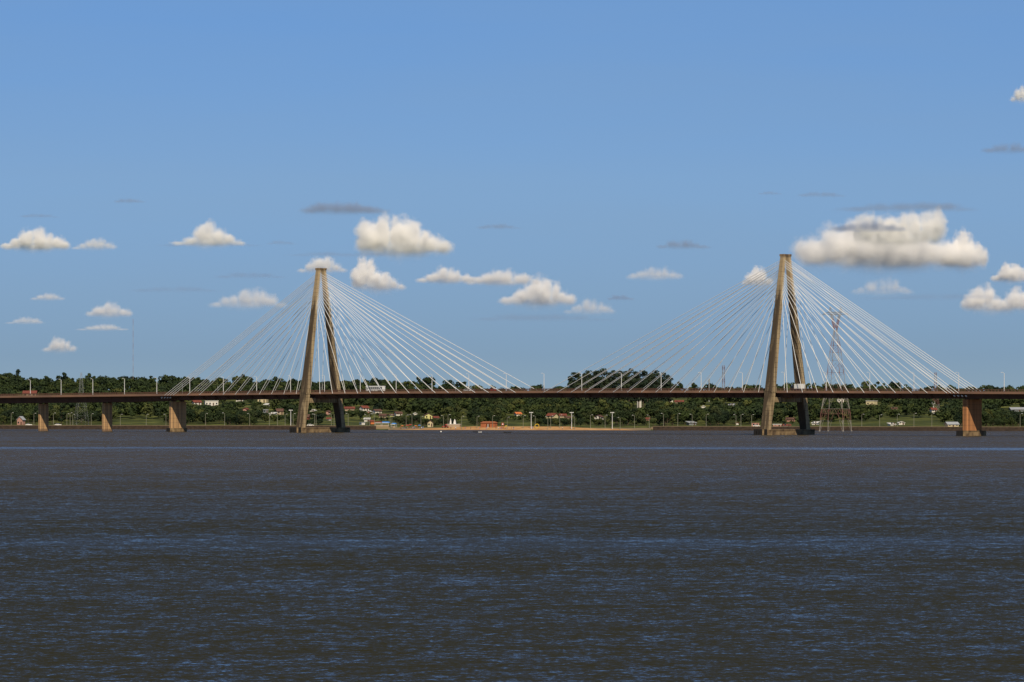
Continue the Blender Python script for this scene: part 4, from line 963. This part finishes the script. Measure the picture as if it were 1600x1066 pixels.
def cloud(x, vb, wpx, hpx, tau, lab, seed, prof=None, grey=False):
    g = random.Random(seed); D = 750 * F / (VH - vb); k = D / F; W, H = wpx * k, hpx * k
    c = P(x, vb, D)
    if grey: prof = [(-.5,.3),(-.25,.9),(.1,1),(.3,.7),(.5,.25)]
    prof = prof or [(-.5,.12),(-.3,.55),(-.05,1),(.2,.85),(.38,.45),(.5,.1)]
    xs_p = [p[0] for p in prof]; ys_p = [p[1] for p in prof]; n = 6 if grey else max(5, min(9, int(wpx / 16) + 3))
    blobs = []
    for i in range(n):
        u = -.40 + .80 * i / (n - 1) + g.uniform(-.03, .03); h = max(.18, float(np.interp(u, xs_p, ys_p)) * g.uniform(.9, 1.1)) * H
        rx = W * (1.15 / n) * g.uniform(.85, 1.25); blobs.append(((u * W, g.uniform(-.06, .06) * W, h * .45), (rx * 1.2, rx * 1.6, h * .80)))
    blobs.append(((0, 0, .10 * H), (W * .56, W * .25, .36 * H)))
    t = MB()
    for cc, rr in blobs: t.ball(cc, tuple(q * .98 for q in rr), 16, 12)
    o = t.build('tmp', [], None); md = o.modifiers.new('r', 'REMESH'); md.mode = 'VOXEL'; md.voxel_size = max(W / 80, H / 24)
    dg = bpy.context.evaluated_depsgraph_get(); me = bpy.data.meshes.new_from_object(o.evaluated_get(dg)); bpy.data.objects.remove(o)
    me.materials.clear()
    me.materials.append(vol('cloud_vapour', tau * .82 / (W * .3) if not grey else tau * .55 / (W * .3), (1., .995, .985) if not grey else (.52, .61, .80), -.3 if not grey else 0, blobs, (8.0 / min(W, 3.2 * H)) if not grey else 11.0 / W, 1.35 if not grey else 1.3, H))
    o = link('cloud', me, None, c); tag(o, lab, 'cloud', 'clouds over the far shore'); return o
BIG = [(-.5,.15),(-.46,.5),(-.42,.85),(-.2,1),(0,.97),(.12,.75),(.3,.5),(.45,.3),(.5,.05)]
CL = [
 (57,391,108,34,10,'white cloud at the left edge above the slim piers',None,0),
 (150,391,70,20,2,'faint small cloud joined to the right of the left-edge cloud',None,0),
 (328,384,118,38,9,'white peaked cloud on a wide flat base above the left backstays',[(-.5,.06),(-.26,.2),(-.12,.9),(0,1),(.18,.7),(.3,.25),(.5,.05)],0),
 (202,318,46,9,1.0,'small thin grey cloud high above the second slim pier',None,1),
 (62,341,56,8,.8,'thin grey cloud above the left-edge white cloud',None,1),
 (536,336,132,22,3,'flat greyish cloud above the left pylon',None,1),
 (632,398,148,61,14,'large bright cloud right of and above the left pylon',BIG,0),
 (504,427,74,28,4,'soft small cloud behind the top of the left pylon',None,0),
 (592,454,84,52,10,'cloud with a tall left hump below the large bright cloud',[(-.5,.2),(-.35,.9),(-.2,1),(-.05,.6),(.2,.5),(.5,.1)],0),
 (698,443,92,25,6,'low cloud, first of the chain right of the humped cloud',None,0),
 (786,446,124,26,6,'low cloud in the middle of the chain between the pylons',None,0),
 (843,478,120,46,8,'sloping cloud at the end of the chain between the pylons',[(-.5,.25),(-.3,.4),(-.05,.95),(.1,1),(.3,.5),(.5,.3)],0),
 (922,492,80,27,1.6,'faint cloud right of the sloping cloud',None,0),
 (388,482,120,32,3,'soft white cloud left of the left pylon',None,0),
 (75,470,52,14,1.4,'small faint cloud above the far left shore',None,0),
 (171,496,74,25,3.2,'small white cloud left of the thin radio mast',None,0),
 (160,517,72,11,1.6,'thin low cloud below the small white cloud by the mast',None,0),
 (94,551,50,24,2.4,'lowest small cloud over the left trees',None,0),
 (40,507,56,13,1.2,'faint flat cloud near the left edge',None,0),
 (780,359,66,10,1.0,'thin grey cloud high between the pylons',None,1),
 (1067,390,80,15,2,'flat greyish cloud left of the right pylon',None,1),
 (1022,438,96,22,1.7,'soft cloud with a low top left of the right pylon',None,0),
 (1183,447,44,30,6,'small bright cloud touching the right pylon',None,0),
 (1388,419,276,72,14,'huge bright cloud bank right of the right pylon',[(-.5,.35),(-.4,.75),(-.3,.9),(0,.95),(.2,.8),(.32,.5),(.42,.45),(.5,.15)],0),
 (1402,384,142,55,10,'bright upper tier of the huge cloud bank',[(-.5,.4),(-.35,.95),(0,.85),(.3,.95),(.46,1),(.5,.6)],0),
 (1360,364,118,20,3.5,'grey-blue cloud lying in front of the upper tier of the huge bank',None,1),
 (1470,470,220,13,.5,'faint bluish streak below the huge cloud bank',None,1),
 (850,503,210,14,.6,'faint bluish streak under the chain of clouds between the pylons',None,1),
 (275,458,130,12,.5,'faint grey streak between the small white cloud and the left pylon',None,1),
 (560,402,210,9,.7,'bluish streak along the base of the large bright cloud',None,1),
 (330,386,150,9,.8,'thin bluish base of the white peaked cloud',None,1),
 (1507,419,76,58,10,'rounded right end of the huge cloud bank',[(-.5,.3),(-.2,.8),(0,1),(.2,.75),(.4,.5),(.5,.2)],0),
 (1425,332,200,18,1.6,'long grey streak above the huge cloud bank',None,1),
 (1283,309,68,11,1.0,'thin grey cloud above and right of the right pylon',None,1),
 (1204,305,34,7,.8,'tiny grey wisp above the right pylon',None,1),
 (1556,487,112,44,9,'white double-humped cloud at the right edge',[(-.5,.3),(-.25,.9),(-.1,1),(.08,.3),(.25,.95),(.5,.6)],0),
 (1582,441,66,31,8,'white cloud at the right edge above the double-humped one',None,0),
 (1597,160,34,27,4,'small cloud at the top right corner',None,0),
 (1578,241,84,18,1.8,'grey-pink flat cloud at the right edge',None,1),
 (1378,462,100,30,1.3,'faint soft cloud under the huge cloud bank',None,0),
 (970,470,40,10,1.5,'tiny faint wisp between the pylons',None,1),
 (390,436,100,12,.7,'faint grey streak left of the left pylon',None,1),
 (440,383,40,8,.7,'tiny grey wisp above the left stay cables',None,1),
]
for i, (x, vb, wp, hp, tau, lab, prof, gr) in enumerate(CL): cloud(x, vb, wp, hp, tau, lab, 11 + i * 3, prof, bool(gr))
